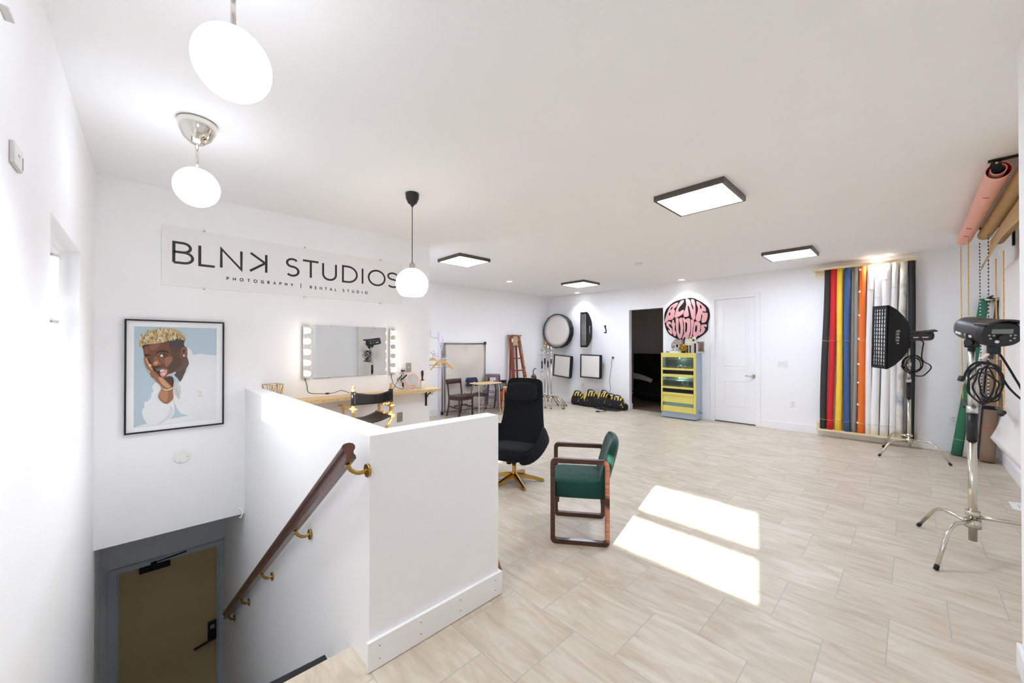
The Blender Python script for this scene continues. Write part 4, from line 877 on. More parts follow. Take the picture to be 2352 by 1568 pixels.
for (px, Yy, H, sl), lab in zip(((1245, 6.62, 1.47, (.96, 1.14)), (1251.5, 6.5, 1.55, (1.08, 1.21)), (1258.5, 6.36, 1.52, (1.0, 1.15)), (1266, 6.22, 1.50, (1.10, 1.20))),
        ('leftmost of the chrome light stands bunched under the round softbox', 'second from left of the bunched chrome light stands, topped by a gold clamp', 'third from left of the chrome light stands under the round softbox', 'rightmost of the bunched chrome light stands, next to a square softbox')):
    p = at_y(px, 800, Yy); t = c_stand('light_stand', lab, (p.x, p.y, 0), math.radians({1245: 10, 1251.5: 18, 1258.5: 26, 1266: 33}[px]), H, sl, .42, (-68, -75, 205) if px != 1266 else (-60, 228, 236), group='bunched light stands', hub=.27 + .0 * px, r=.0165)
    m = MB(); m.cyl((-.0, -.02, H - .05), (0, .02, H - .05), .028, n=14); m.cyl((0, 0, H - .08), (0, 0, H + .02), .018, n=12); m.build('grip_head', STEEL if px != 1251.5 else GOLD, t)
    if px == 1251.5: m = MB(); m.tube([(-.06, -.02, H + .02), (0, 0, H + .05), (.07, .01, H + .06)], .016, 8); m.ball((.05, 0, H + .06), .03, 10, 8); tag(m.build('clamp', GOLD, t), 'gold clamp')
# ---------------------------------------------------------------- softboxes on the back wall
p = at_x(1278, 760, 8.05); R0 = .465
t = thing('round_softbox', 'large round softbox with white front hung on the back wall', 'softbox', (8.05, p.y, p.z)); n = 16
rot = Matrix(((0, 0, -1), (1, 0, 0), (0, 1, 0)))   # local z looks into the room (-X)
ring = lambda r, z, k=n: [rot @ Vector((r * math.cos(2 * PI * (i + .5) / k), r * math.sin(2 * PI * (i + .5) / k), z)) for i in range(k)]
m = MB(); m.rings([ring(R0, -.012), ring(R0 * 1.005, -.08), ring(R0 * .985, -.17), ring(R0 * .86, -.25), ring(R0 * .52, -.31), ring(.08, -.345)], smooth=False); m.build('shell', BLACKF, t)
m = MB(); m.rings([ring(R0, .002, 48)[::1], ring(R0 * .97, .008, 48)], caps=False); m.tube(ring(R0 * .99, .004, 48), .010, 6, closed=True); m.build('rim', BLACKP, t)
m = MB(); m.rings([ring(R0 * .97, .003, 48), ring(R0 * .7, .010, 48), ring(.01, .014, 48)]); m.build('diffuser', DIFF, t)
def box_soft(name, label, c, w, h, depth, bw, bh, M_face, grid=None, roll=0, logo=True, face_rot=None, rim=.022, exp=None, group=None, loc_rot=None):
    """front looks along local +z (turned into the room); x = to the right as seen from the room"""
    t = thing(name, label, 'softbox', c, group=group)
    Rt = loc_rot or (Matrix(((0, 0, -1), (-1, 0, 0), (0, 1, 0))) @ Matrix.Rotation(roll, 3, 'Z'))
    F_ = lambda x, y, z: Rt @ Vector((x, y, z))
    prof = exp or [(1, 0), (.97, .25), (.88, .5), (.7, .75), (.0, 1)]
    rs = []
    for k, q in prof:
        ww, hh = bw + (w - bw) * k, bh + (h - bh) * k
        rs.append([F_(x, y, -depth * q - .012) for x, y in ((-ww / 2, -hh / 2), (ww / 2, -hh / 2), (ww / 2, hh / 2), (-ww / 2, hh / 2))])
    m = MB(); m.rings(rs, smooth=False); m.build('shell', BLACKF, t)
    m = MB()
    for x0, x1, y0, y1 in ((-w / 2, w / 2, -h / 2, -h / 2 + rim), (-w / 2, w / 2, h / 2 - rim, h / 2), (-w / 2, -w / 2 + rim, -h / 2 + rim, h / 2 - rim), (w / 2 - rim, w / 2, -h / 2 + rim, h / 2 - rim)):
        m.obox(F_((x0 + x1) / 2, (y0 + y1) / 2, .006), (x1 - x0, y1 - y0, .016), Rt, .003)
    m.build('rim', BLACKF, t)
    m = MB(); m.grid(lambda u, v: F_((-.5 + u) * (w - 2 * rim), (-.5 + v) * (h - 2 * rim), -.002 + .006 * math.sin(PI * u) * math.sin(PI * v) + .0025 * math.sin(9 * u + 14 * v) * (1 - v)), 16, 16, .002); m.build('diffuser', M_face, t)
    if grid:
        m = MB(); nx, ny, dg, wv, wh = grid
        for i in range(nx + 1): x = -w / 2 + .02 + (w - .04) * i / nx; m.obox(F_(x, 0, dg / 2 + .006), (wv if i not in (0, nx) else wv * 1.1, h - .03, dg), Rt)
        for j in range(ny + 1): y = -h / 2 + .03 + (h - .06) * j / ny; m.obox(F_(0, y, dg / 2 + .006), (w - .04, wh if j not in (0, ny) else .035, dg * .8), Rt)
        m.build('grid', BLACKF, t)
    if logo:
        # brand lettering running down the right-hand side panel
        k0, q0 = prof[1]; k1, q1 = prof[2]
        a = Vector(((bw + (w - bw) * k0) / 2, 0, -depth * q0)); b_ = Vector(((bw + (w - bw) * k1) / 2, 0, -depth * q1))
        a, b_ = a.lerp(b_, .1), a.lerp(b_, .95); uu = (a - b_).normalized(); nn = Vector((-uu.z, 0, uu.x)); nn = nn if nn.x > 0 else -nn
        L = h * .215; hh = (a - b_).length * .72
        mid = (a + b_) * .5; g_ = lambda s_, v_, t_: Rt @ (mid + Vector((0, L / 2 - s_, 0)) - uu * (v_ - hh * .31) + nn * (.002 + t_))
        m = MB(); m.strokes(setline('Godox', 0, L, 0, hh * .62, sy=.8), g_, hh * .10, 0, .0012)
        m.strokes([[(0, -.22 * hh), (L * .85, -.22 * hh)]], g_, hh * .05, 0, .0012)
        tag(m.build('lettering', mat('white_print', (232, 232, 230), .7, var=.02), t), 'white lettering running down the side')
    return t
GL['G'] = GL['g']
p = at_x(1341, 757, 8.08)
box_soft('strip_softbox', 'tall black strip softbox with grid hung high on the back wall', (8.08, p.y, p.z), .20, .90, .30, .08, .10, DIFF, (4, 22, .004, .018, .008), exp=[(1, 0), (.86, .3), (.60, .62), (.36, .85), (0, 1)])
p = at_x(1290.5, 840.5, 8.12)
box_soft('square_softbox', 'tilted square white softbox on the back wall under the round one', (8.12, p.y, p.z), .585, .60, .26, .1, .1, DIFF, roll=math.radians(-4.5), exp=[(1, 0), (.98, .2), (.9, .42), (.7, .7), (0, 1)])
p = at_x(1355.5, 841, 8.12)
box_soft('square_softbox', 'upright square white softbox on the back wall under the strip softbox', (8.12, p.y, p.z), .60, .60, .26, .1, .1, DIFF, roll=math.radians(-1), exp=[(1, 0), (.98, .2), (.9, .42), (.7, .7), (0, 1)])
p = at_x(1392, 756, XB); t = thing('wall_hook', 'empty black hook bracket on the back wall right of the strip softbox', 'hook', p)
m = MB(); m.tube([(-.001, .03, .085), (-.03, .02, .085), (-.045, -.01, .03), (-.045, -.03, -.03), (-.045, -.03, -.085), (-.10, -.01, -.085)], .014, 8, flat=(1.3, .6)); m.box(-.008, 0, .0, .05, .05, .1); m.build('arm', BLACKM, t)
t = plate(1338.5, 884, .082, .125, 'white outlet low on the back wall above the sandbags', OPAL, 'wall_outlet', dx=XB); 
SOCK = mat('off_white_socket', (222, 221, 219), .5)
def sockets(t):
    for z in (.022, -.022): m = MB(); m.box(-.017, .017, -.0085, -.007, z - .015, z + .015, .003); m.build('socket', SOCK, t)
    m = MB()
    for z in (.022, -.022):
        for x in (-.006, .006): m.box(x - .0014, x + .0014, -.0092, -.0082, z - .004, z + .006)
    m.build('slots', SLOT, t)
sockets(t)
t = plate(1408.5, 821.5, .075, .12, 'white outlet with a plugged-in cord left of the dark doorway', OPAL, 'wall_outlet', dx=XB); sockets(t)
p = at_x(1409, 821, XB); t = thing('wall_cable', 'thin cord hanging from the outlet down to the sandbags', 'cord', p)
m = MB(); m.box(-.045, -.0, -.02, .02, -.018, .018, .005); m.build('plug', BLACKP, t)
m = MB(); P = [at_x(a, b_, XB - o) for a, b_, o in ((1409, 822, .04), (1405, 826, .05), (1404, 845, .015), (1400, 872, .012), (1401, 885, .012), (1402, 893, .015), (1397, 902, .05))]; m.tube(spline(P, 6), .0045, 6); m.build('cable', mat('grey_cable', (96, 88, 80), .6), t, world=True)
t = plate(1797.5, 835.5, .165, .122, 'wide white three-gang switch plate right of the white door', OPAL, 'switch_plate', dx=XB, cat='light switch')
for x in (-.047, 0, .047): m = MB(); m.box(x - .017, x + .017, -.0105, -.007, -.034, .034, .002); m.build('rocker', mat('switch_white', (231, 231, 230), .4), t)
t = plate(1822, 927.5, .082, .122, 'white outlet low on the back wall left of the paper roll rack', OPAL, 'wall_outlet', dx=XB); sockets(t)
t = plate(2190, 963.5, .09, .125, 'white outlet low on the back wall beside the leaning green roll', OPAL, 'wall_outlet', dx=XB); sockets(t)
# ---------------------------------------------------------------- sandbags
SB = bands('sandbag_stripes', (22, 22, 24), (232, 196, 60), 4.2, .8, 'Y', 4.0); SBB = mat('sandbag_black', (24, 24, 26), .85, var=.25, scale=80, bump=.1)
def sandbag(px, py, w, h, label, rz, lean=0, striped=1, handle=True):
    p = at_z(px, py, 0); p.x = min(p.x, 8.2); t = thing('sandbag', label, 'sandbag', (p.x, p.y, 0), rz, 'sandbags along the back wall')
    for sx in (-1, 1):
        m = MB(); m.ball((sx * .060, sx * .015, h * .40), (.088, w * .47, h * .40), 20, 14, .62, .7, R=Euler((sx * .05, -sx * .16, 0)).to_matrix()); m.build('pouch', SBB, t)
    if striped:
        m = MB(); m.grid(lambda u, v: Vector(((-1 + 2 * u) * .135, (-.5 + v) * w * .74 * (1 - .15 * math.sin(PI * u)), h * (.42 + .56 * math.sin(PI * u) ** .7) - .05 * h * math.sin(9 * v + u * 4))), 16, 14, .02); tag(m.build('striped_flap', SB, t), 'yellow and black striped top')
    if handle:
        m = MB(); m.tube(spline([(0, -w * .3, h * .82), (0, -w * .2, h * 1.12), (0, w * .18, h * 1.15), (0, w * .32, h * .82)], 6), .013, 6, flat=(1.5, .5)); m.build('handle', SBB, t)
for a in ((1327, 928, .36, .30, 'leftmost striped sandbag with an arched handle', .2, 0, 1, True), (1344, 931, .34, .24, 'low striped sandbag second from the left', -.1, 0, 1, False), (1358, 933, .36, .36, 'tall pointed striped sandbag third from the left', .15, 0, 1, True),
          (1375, 935.5, .34, .30, 'plain black sandbag in the middle of the row', .3, 0, 0, False), (1389, 936.5, .36, .37, 'tallest sandbag, its square handle up, right of the middle', -.15, 0, 1, True), (1404, 938.5, .36, .31, 'black sandbag under the end of the hanging cord', .1, 0, 0, True),
          (1419, 939.5, .38, .29, 'broad striped sandbag second from the doorway', .25, 0, 1, True), (1433, 940, .22, .20, 'small round striped sandbag nearest the doorway', 1.1, 0, 1, False)): sandbag(*a)
t = thing('extension_cord', 'heap of dark green extension cord in front of the sandbags with a black plug', 'cord', at_z(1395, 942, 0)); rnd = random.Random(5)
m = MB(); ctr = at_z(1396, 941, 0); P = []
for k in range(70):
    a = k * .83; r_ = .12 + .14 * rnd.random(); P.append(Vector((ctr.x - .02 + .5 * r_ * math.cos(a), ctr.y + 1.35 * r_ * math.sin(a), .012 + .05 * rnd.random() * (1 - k / 110))))
m.tube(spline(P, 4), .006, 6); m.build('coil', mat('dark_green_cable', (28, 40, 36), .6, var=.2), t, world=True)
m = MB(); m.tube(spline([at_z(a, b_, .008) for a, b_ in ((1384, 940), (1390, 942), (1391, 944), (1385, 945), (1376, 945))], 6), .006, 6); m.build('lead', mat('dark_green_lead', (28, 40, 36), .6), t, world=True)
p = at_z(1373, 944.5, .015); m = MB(); m.obox(p, (.05, .09, .028), bev=.008); m.build('plug', BLACKP, t, world=True)
# ---------------------------------------------------------------- display cabinet
cx, y0, y1 = 8.055, 3.02, 3.745; H = 1.385; t = thing('display_cabinet', 'yellow fronted blue-grey display cabinet with cameras behind glass', 'cabinet', (cx, (y0 + y1) / 2, 0))
xb = 8.378; e = .03
m = MB(); m.box(cx + .012, xb, y0, y0 + .02, .018, H, .003); m.box(cx + .012, xb, y1 - .02, y1, .018, H, .003); m.box(xb - .02, xb, y0 + .02, y1 - .02, .018, H); m.box(cx + .012, xb - .02, y0 + .02, y1 - .02, H - .025, H); m.box(cx + .012, xb - .02, y0 + .02, y1 - .02, .018, .06)
for z in (1.03, .80, .62, .40): m.box(cx + .03, xb - .02, y0 + .02, y1 - .02, z - .008, z)
m.build('body', BLUEG, t, world=True)
m = MB(); m.box(cx + .004, cx + .05, y0 + .01, y1 - .01, .018, .15, .003); m.box(cx - .006, xb, y0 + .004, y1 - .004, .018, .045, .003); m.build('plinth', BLUEG, t, world=True)
m = MB(); m.box(cx + .05, xb - .02, y0 + .03, y1 - .03, .0, .018); m.build('feet', RUBBER, t, world=True)
gz = lambda py, px=1600: at_x(px, py, cx).z
Z = dict(top=H, t1=1.30, g1b=1.07, s1t=1.065, s1b=1.02, b1b=.935, s2t=.935, s2b=.875, g2b=.675, s3t=.672, s3b=.63, b2b=.548, d1t=.545, d1m=.49, d1b=.335, gap=.262, bot=.14)
m = MB(); m.box(cx - .012, cx + .012, y0 + .002, y0 + .045, Z['bot'], H, .003); m.box(cx - .012, cx + .012, y1 - .035, y1 - .002, Z['bot'], H, .003); m.box(cx - .008, cx + .012, y0 + .045, y1 - .035, Z['t1'] + .008, H - .022); m.box(cx - .012, cx + .012, y0 + .045, y1 - .035, H - .022, H); m.box(cx - .012, cx + .012, y0 + .045, y1 - .035, Z['t1'] - .008, Z['t1'] + .008); m.box(cx - .012, cx + .012, y0 + .045, y1 - .035, Z['bot'], Z['bot'] + .02); m.build('face_frame', YELLOW, t, world=True)
ya, yb = y0 + .047, y1 - .037
for a, b_ in (('s1b', 's1t'), ('s2b', 's2t'), ('s3b', 's3t'), ('d1m', 'd1t')):
    m = MB(); m.box(cx - .016, cx + .012, ya, yb, Z[a], Z[b_], .003); m.build('shelf_edge', YELLOW, t, world=True)
m = MB(); m.box(cx + .001, cx + .014, ya, yb, Z['d1b'], Z['d1m']); m.build('drawer_front', YELLOW, t, world=True)
m = MB(); m.box(cx + .001, cx + .014, ya, yb, Z['bot'] + .02, Z['gap']); m.build('drawer_front', YELLOW, t, world=True)
m = MB(); m.box(cx + .03, cx + .045, ya, yb, Z['gap'], Z['d1b']); tag(m.build('inner_liner', mat('aqua_liner', (132, 168, 166), .5, var=.1), t, world=True), 'aqua strip seen in the open drawer gap')
for a, b_ in (('b1b', 's1b'), ('b2b', 's3b')):
    m = MB(); m.box(cx + .006, cx + .02, ya, yb, Z[a], Z[b_]); tag(m.build('black_drawer_slot', BLACKB, t, world=True), 'black drawer slot')
for k, (a, b_) in enumerate((('g1b', 't1'), ('g2b', 's2b'))):
    z0, z1 = Z[a], Z[b_] - .01; m = MB(); m.box(cx + .0, cx + .003, ya, yb, z0, z1); m.build('glass_front', TINTG, t, world=True)
    m = MB(); g = .005
    for q in ((ya + .02, yb - .012, z1 - .035, z1 - .03), (ya + .02, yb - .012, z0 + .015, z0 + .02), (yb - .017, yb - .012, z0 + .02, z1 - .035)): m.box(cx - .003, cx - .0005, q[0], q[1], q[2], q[3])
    m.build('glass_trim', GOLD, t, world=True)
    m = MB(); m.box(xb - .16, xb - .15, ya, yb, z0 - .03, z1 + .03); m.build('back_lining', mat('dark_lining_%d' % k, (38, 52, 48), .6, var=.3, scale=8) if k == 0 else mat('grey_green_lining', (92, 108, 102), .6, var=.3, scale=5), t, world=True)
SILV2 = mat('silver_camera_body', (206, 204, 198), .35, metal=.3, var=.05); 
def camera(y, z, w, h, label, M_=SILV2, lens=.03, x=cx + .07):
    o = thing('camera', label, 'camera', (x, y, z), group='cameras in the cabinet')
    m = MB(); m.obox((0, 0, h / 2), (.045, w, h), bev=.008); m.obox((0, 0, h + .010), (.03, w * .3, .02), bev=.004); m.build('body', M_, o)
    m = MB(); m.cyl((-.02, 0, h * .48), (-.05, 0, h * .48), lens, n=18); m.build('lens', BLACKP, o)
    m = MB(); m.cyl((-.045, 0, h * .48), (-.052, 0, h * .48), lens * .65, n=18); m.build('lens_glass', mat('lens_glass', (30, 36, 50), .05, coat=.5), o)
    m = MB(); m.box(-.024, -.02, -w * .42, -w * .2, h * .7, h * .88); m.build('viewfinder', BLACKP, o)
zs = 1.03
camera(y0 + .335, zs, .125, .085, 'silver camera front and centre on the upper glass shelf')
camera(y0 + .14, zs, .09, .07, 'small pale camera at the right of the upper glass shelf', lens=.02)
camera(y0 + .225, zs, .06, .075, 'little brass-toned camera right of the centre one', GOLD, .018)
camera(y0 + .58, zs, .09, .075, 'black camera at the left of the upper glass shelf', BLACKP, .026, cx + .10)
camera(y0 + .28, .64, .07, .125, 'white upright camera on the lower glass shelf', OPAL, .02)
camera(y0 + .195, .64, .055, .14, 'slim silver camera on the lower glass shelf, right of the white one', SILV2, .016)
LED = emit('cabinet_led', (90, 255, 220), 6)
for k, (z, yy) in enumerate(((1.275, .345), (.86, .345))): m = MB(); m.ball((cx + .03, y0 + yy, z), .008, 10, 8); m.build('indicator_light', LED, t, world=True); l = light('shelf_lamp', 'POINT', (0, 0, 0), .7, (.85, 1, .96), shadow_soft_size=.03); l.parent = t; l.location = Vector((cx + .05, y0 + yy, z - .02)) - Vector(t.location)
m = MB(); m.cyl((8.20, y0 - .002, .18), (8.20, y0 - .008, .18), .008, n=10); m.tube(spline([(8.20, y0 - .006, .18), (8.24, y0 - .012, .15), (8.29, y0 - .012, .135), (8.376, y0 - .006, .14)], 6), .003, 6); m.build('power_cable', RUBBER, t, world=True)
# things on the cabinet
def on_cab(px, x): p = at_x(px, 800, x); return Vector((x, p.y, H))
mb_mat = MIRROR
def disco(px, r_, x, label, M_, zc=None):
    p = on_cab(px, x); t = thing('mirror_ball', label, 'disco ball', p); m = MB(); zz = r_ + .012
    nlat = 14
    for i in range(nlat):
        a0, a1 = -PI / 2 + PI * i / nlat, -PI / 2 + PI * (i + 1) / nlat; am = (a0 + a1) / 2; nl = max(4, int(28 * math.cos(am)))
        for k in range(nl):
            b0, b1 = 2 * PI * k / nl, 2 * PI * (k + .92) / nl; V = [m.v((r_ * math.cos(a) * math.cos(b_), r_ * math.cos(a) * math.sin(b_), zz + r_ * math.sin(a))) for a, b_ in ((a0, b0), (a0, b1), (a1 - .01, b1), (a1 - .01, b0))]; m.face(V, False)
    m.build('mirror_tiles', M_, t)
    m = MB(); m.ball((0, 0, zz), r_ * .985, 20, 14); m.build('core', BLACKP, t)
    m = MB(); m.lathe([(r_ * .45, 0), (r_ * .45, .01), (r_ * .3, .03)], 16); m.build('stand_ring', BLACKP, t)
disco(1558, .142, 8.21, 'large silver mirror ball on the cabinet under the lettered rug', MIRROR)
disco(1570.5, .088, 8.13, 'small gold mirror ball in front of the silver one', mat('gold_mirror', (196, 146, 58), .08, metal=1, var=.1))
p = on_cab(1553, 8.10); t = thing('acrylic_tray', 'low white acrylic tray with small print on top of the cabinet', 'tray', p)
m = MB(); m.box(-.025, .035, -.11, .15, 0, .012); m.box(.03, .035, -.11, .15, .012, .10); m.box(-.025, .03, -.11, -.10, .012, .09); m.build('tray', OPAL, t)
m = MB(); m.strokes([[(.06, .062), (.10, .062)], [(.055, .048), (.135, .048)]], lambda a, b_, tt: Vector((-.0255 + .055 - tt, a, b_)), .006, 0, .001); m.build('print', SLOT, t)
p = on_cab(1533, 8.09); m = MB(); m.tube(spline([p + Vector((0, .03, .008)), p + Vector((.02, .01, .03)), p + Vector((0, -.02, .008)), p + Vector((.02, -.04, .02))], 5), .007, 6); tag(m.build('sunglasses', BLACKP), 'small black folded glasses at the left end of the cabinet top', 'glasses')
books = [(1577.5, .012, .17, (200, 176, 130)), (1580, .014, .165, (176, 128, 60)), (1583, .016, .16, (40, 66, 62)), (1585.5, .016, .165, (236, 234, 230)), (1588, .022, .165, (34, 38, 42)), (1591.5, .022, .17, (206, 202, 196)), (1594.5, .016, .17, (228, 224, 218)), (1597, .014, .18, (220, 178, 204)), (1599.5, .03, .20, (26, 26, 30)), (1603.5, .02, .21, (226, 220, 214)), (1605.5, .014, .205, (210, 206, 200))]
lab = ['tan', 'ochre', 'dark teal', 'thin white', 'black and white', 'grey-white', 'cream', 'lilac-spined', 'black', 'pale grey', 'narrow light grey']
for (px, th, h, c_), l_ in zip(books, lab):
    p = on_cab(px, 8.20); t = thing('book', '%s book standing in the row on the cabinet' % l_, 'book', p, group='books on the cabinet')
    th *= 1.25; m = MB(); m.box(-.07, .07, -th / 2, -th / 2 + .002, 0, h); m.box(-.07, .07, th / 2 - .002, th / 2, 0, h); m.box(-.072, -.069, -th / 2, th / 2, 0, h); m.build('cover', mat('book_cover_%s' % l_.split()[-1], c_, .5), t)
    m = MB(); m.box(-.068, .066, -th / 2 + .002, th / 2 - .002, .003, h - .003); m.build('pages', mat('book_pages', (232, 226, 212), .8), t)
p = on_cab(1581.5, 8.105); t = thing('picture_frame', 'small ornate cream picture frame held up in front of the books', 'picture frame', (8.115, p.y, H + .165)); CREAM = mat('cream_frame', (226, 220, 190), .5, var=.05)
m = MB(); w_, h_, b_ = .075, .065, .016
for q in ((-w_, w_, -h_, -h_ + b_), (-w_, w_, h_ - b_, h_), (-w_, -w_ + b_, -h_ + b_, h_ - b_), (w_ - b_, w_, -h_ + b_, h_ - b_)): m.box(-.012, .006, q[0], q[1], q[2] + .06, q[3] + .06, .004)
m.build('frame', CREAM, t); m = MB(); m.box(-.002, .004, -w_ + b_, w_ - b_, -h_ + b_ + .06, h_ - b_ + .06); m.build('picture', blotch('faded_picture', [(206, 200, 176), (234, 230, 210), (190, 186, 168)], 30, .6), t)
m = MB(); m.bar((.004, 0, .04), (.05, 0, -.165), .03, .006); m.bar((-.004, -.05, 0), (-.004, -.05, -.165), .008, .004); m.bar((-.004, .05, 0), (-.004, .05, -.165), .008, .004); m.build('easel', CREAM, t)
p = on_cab(1589.5, 8.13); t = thing('instant_camera', 'cream boxy camera lying on top of the row of books', 'camera', (8.17, p.y, H + .222))
m = MB(); m.obox((0, 0, .045), (.08, .12, .07), bev=.01); m.obox((.0, 0, .095), (.07, .115, .035), bev=.008); m.build('body', CREAM, t); m = MB(); m.box(-.043, -.036, -.002, .035, .08, .105); m.cyl((-.04, -.03, .045), (-.055, -.03, .045), .02, n=14); m.build('lens', BLACKP, t)
m = MB(); m.box(-.06, .06, -.09, .09, -.014, .010); m.build('book_below', mat('flat_pale_book', (232, 228, 220), .6), t)
p = on_cab(1610, 8.19); t = thing('acrylic_case', 'clear acrylic case with an orange-red figure at the right end of the cabinet', 'display case', (8.19, p.y, H), rz=.12)
AC = glass('clear_acrylic', (244, 244, 242), .6); m = MB()
for q in ((-.05, -.046, -.055, .055), (.046, .05, -.055, .055), (-.046, .046, -.055, -.051), (-.046, .046, .051, .055)): m.box(q[0], q[1], q[2], q[3], .03, .235)
m.box(-.05, .05, -.055, .055, .235, .239); m.build('case', AC, t); m = MB(); m.box(-.055, .055, -.06, .06, 0, .03, .003); m.box(.02, .045, -.045, .045, .03, .225); m.build('base', mat('grey_case_base', (190, 186, 182), .5), t)
m = MB(); m.lathe([(.018, .06), (.02, .08), (.010, .12), (.016, .15), (.008, .19), (.003, .205)], 14); tag(m.build('figure', mat('coral_figure', (226, 116, 92), .5), t), 'coral red figure')
# ---------------------------------------------------------------- lettered rug on the wall
RX = XB - .004; Rg = lambda x, y: (lambda q: (q.y, q.z))(at_x(1515 + x / 13.064, 670 + y / 13.064, XB - .02))
rug_out = [(850, 180), (990, 180), (1080, 215), (1150, 250), (1260, 310), (1380, 400), (1450, 480), (1480, 570), (1500, 680), (1495, 780), (1465, 880), (1450, 970), (1445, 1090), (1430, 1160), (1340, 1260), (1230, 1340), (1100, 1420), (960, 1480), (830, 1500), (730, 1490), (620, 1450), (490, 1400), (350, 1320), (270, 1260), (220, 1180), (170, 1050), (145, 900), (138, 780), (150, 640), (200, 520), (290, 420), (380, 340), (480, 280), (600, 240), (720, 205), (800, 200)]
LET = {
 'B': [[(545, 320), (548, 360), (500, 440), (440, 500), (430, 530), (460, 560), (455, 640), (440, 740), (400, 810), (340, 845), (290, 845), (240, 870), (190, 925), (165, 915), (165, 850), (190, 760), (230, 640), (270, 540), (320, 450), (390, 390), (470, 345)], [(400, 455), (385, 500), (345, 545), (330, 530), (340, 490), (375, 450)], [(328, 620), (325, 680), (295, 715), (275, 705), (285, 650), (310, 615)]],
 'L': [[(690, 250), (725, 255), (720, 310), (670, 380), (610, 450), (570, 520), (565, 580), (600, 600), (650, 570), (700, 540), (735, 560), (735, 600), (700, 660), (620, 720), (530, 765), (470, 780), (455, 760), (465, 690), (490, 590), (520, 480), (570, 380), (630, 290)]],
 'N': [[(835, 205), (900, 240), (930, 310), (950, 400), (975, 470), (1000, 530), (1020, 520), (1010, 440), (970, 360), (945, 280), (955, 230), (990, 215), (1030, 240), (1060, 310), (1075, 450), (1080, 600), (1075, 740), (1065, 820), (1030, 835), (980, 800), (955, 740), (930, 620), (905, 500), (880, 430), (850, 425), (850, 480), (865, 580), (880, 680), (865, 730), (810, 750), (745, 750), (725, 710), (725, 650), (760, 570), (790, 460), (805, 370), (790, 270), (790, 225)]],
 'K': [[(1105, 295), (1150, 290), (1230, 340), (1310, 410), (1370, 470), (1395, 540), (1390, 590), (1350, 590), (1300, 580), (1290, 600), (1330, 625), (1400, 625), (1440, 650), (1440, 730), (1420, 830), (1380, 900), (1310, 930), (1270, 915), (1260, 860), (1280, 760), (1285, 690), (1265, 670), (1250, 720), (1240, 800), (1225, 860), (1180, 890), (1120, 875), (1090, 830), (1095, 740), (1130, 640), (1155, 540), (1150, 460), (1120, 380)], [(1215, 380), (1250, 420), (1270, 480), (1255, 515), (1225, 490), (1210, 430)]],
 's': [[(265, 885), (320, 895), (345, 940), (330, 980), (305, 970), (285, 965), (280, 1010), (320, 1060), (370, 1110), (385, 1180), (380, 1260), (350, 1270), (290, 1220), (260, 1160), (270, 1135), (310, 1165), (300, 1120), (250, 1060), (210, 1000), (210, 930)]],
 't': [[(400, 840), (430, 850), (440, 920), (470, 950), (465, 1000), (455, 1090), (460, 1170), (490, 1180), (498, 1240), (490, 1310), (460, 1330), (420, 1300), (400, 1220), (395, 1100), (380, 1030), (350, 1000), (370, 940), (385, 880)]],
 'U': [[(490, 800), (540, 785), (570, 800), (575, 900), (570, 1050), (575, 1180), (595, 1270), (615, 1260), (630, 1150), (625, 1020), (605, 920), (590, 840), (610, 790), (660, 775), (690, 800), (695, 900), (708, 1050), (705, 1200), (685, 1310), (650, 1390), (590, 1400), (550, 1340), (515, 1220), (500, 1080), (490, 920)]],
 'D': [[(705, 780), (740, 775), (770, 830), (820, 800), (880, 790), (920, 830), (930, 950), (930, 1100), (920, 1200), (890, 1290), (870, 1400), (830, 1425), (780, 1400), (760, 1350), (730, 1380), (710, 1440), (690, 1420), (690, 1370), (720, 1300), (740, 1250), (735, 1100), (730, 950), (710, 860)], [(790, 905), (830, 960), (830, 1080), (820, 1180), (790, 1225), (770, 1190), (775, 1050), (775, 940)]],
 'I': [[(955, 830), (1000, 830), (1035, 870), (1028, 940), (1008, 1050), (990, 1180), (980, 1300), (960, 1385), (910, 1385), (915, 1310), (940, 1230), (950, 1120), (950, 980), (945, 890)]],
 'O': [[(1080, 895), (1160, 895), (1215, 940), (1230, 1030), (1215, 1150), (1180, 1250), (1130, 1340), (1060, 1370), (1015, 1330), (1005, 1230), (1020, 1100), (1034, 980), (1050, 920)], [(1110, 1000), (1130, 1050), (1125, 1150), (1090, 1215), (1065, 1180), (1070, 1080), (1085, 1015)]],
 'S': [[(1270, 985), (1350, 975), (1410, 980), (1410, 1050), (1370, 1055), (1340, 1035), (1335, 1070), (1370, 1100), (1350, 1170), (1300, 1240), (1230, 1290), (1175, 1315), (1160, 1290), (1180, 1230), (1200, 1190), (1230, 1200), (1245, 1150), (1245, 1080), (1250, 1010)]]}
c0 = Rg(820, 840); t = thing('lettered_rug', 'round tufted black rug with bubbly pink letters hung above the cabinet', 'wall rug', (XB, c0[0], c0[1]))
fx = lambda a, b_, tt: Vector((XB - .002 - tt, a, b_))
sm = lambda l: [(q.x, q.y) for q in spline([(a, b_, 0) for a, b_ in l], 3, True)]
m = MB(); m.poly([sm([Rg(*q) for q in rug_out])], fx, .016, 0); m.build('pile', BLACKR, t, world=True)
for ch, lp in LET.items():
    m = MB(); m.poly([sm([Rg(*q) for q in l]) for l in lp], fx, .026, .0162); m.build('letter', PINKR, t, world=True)
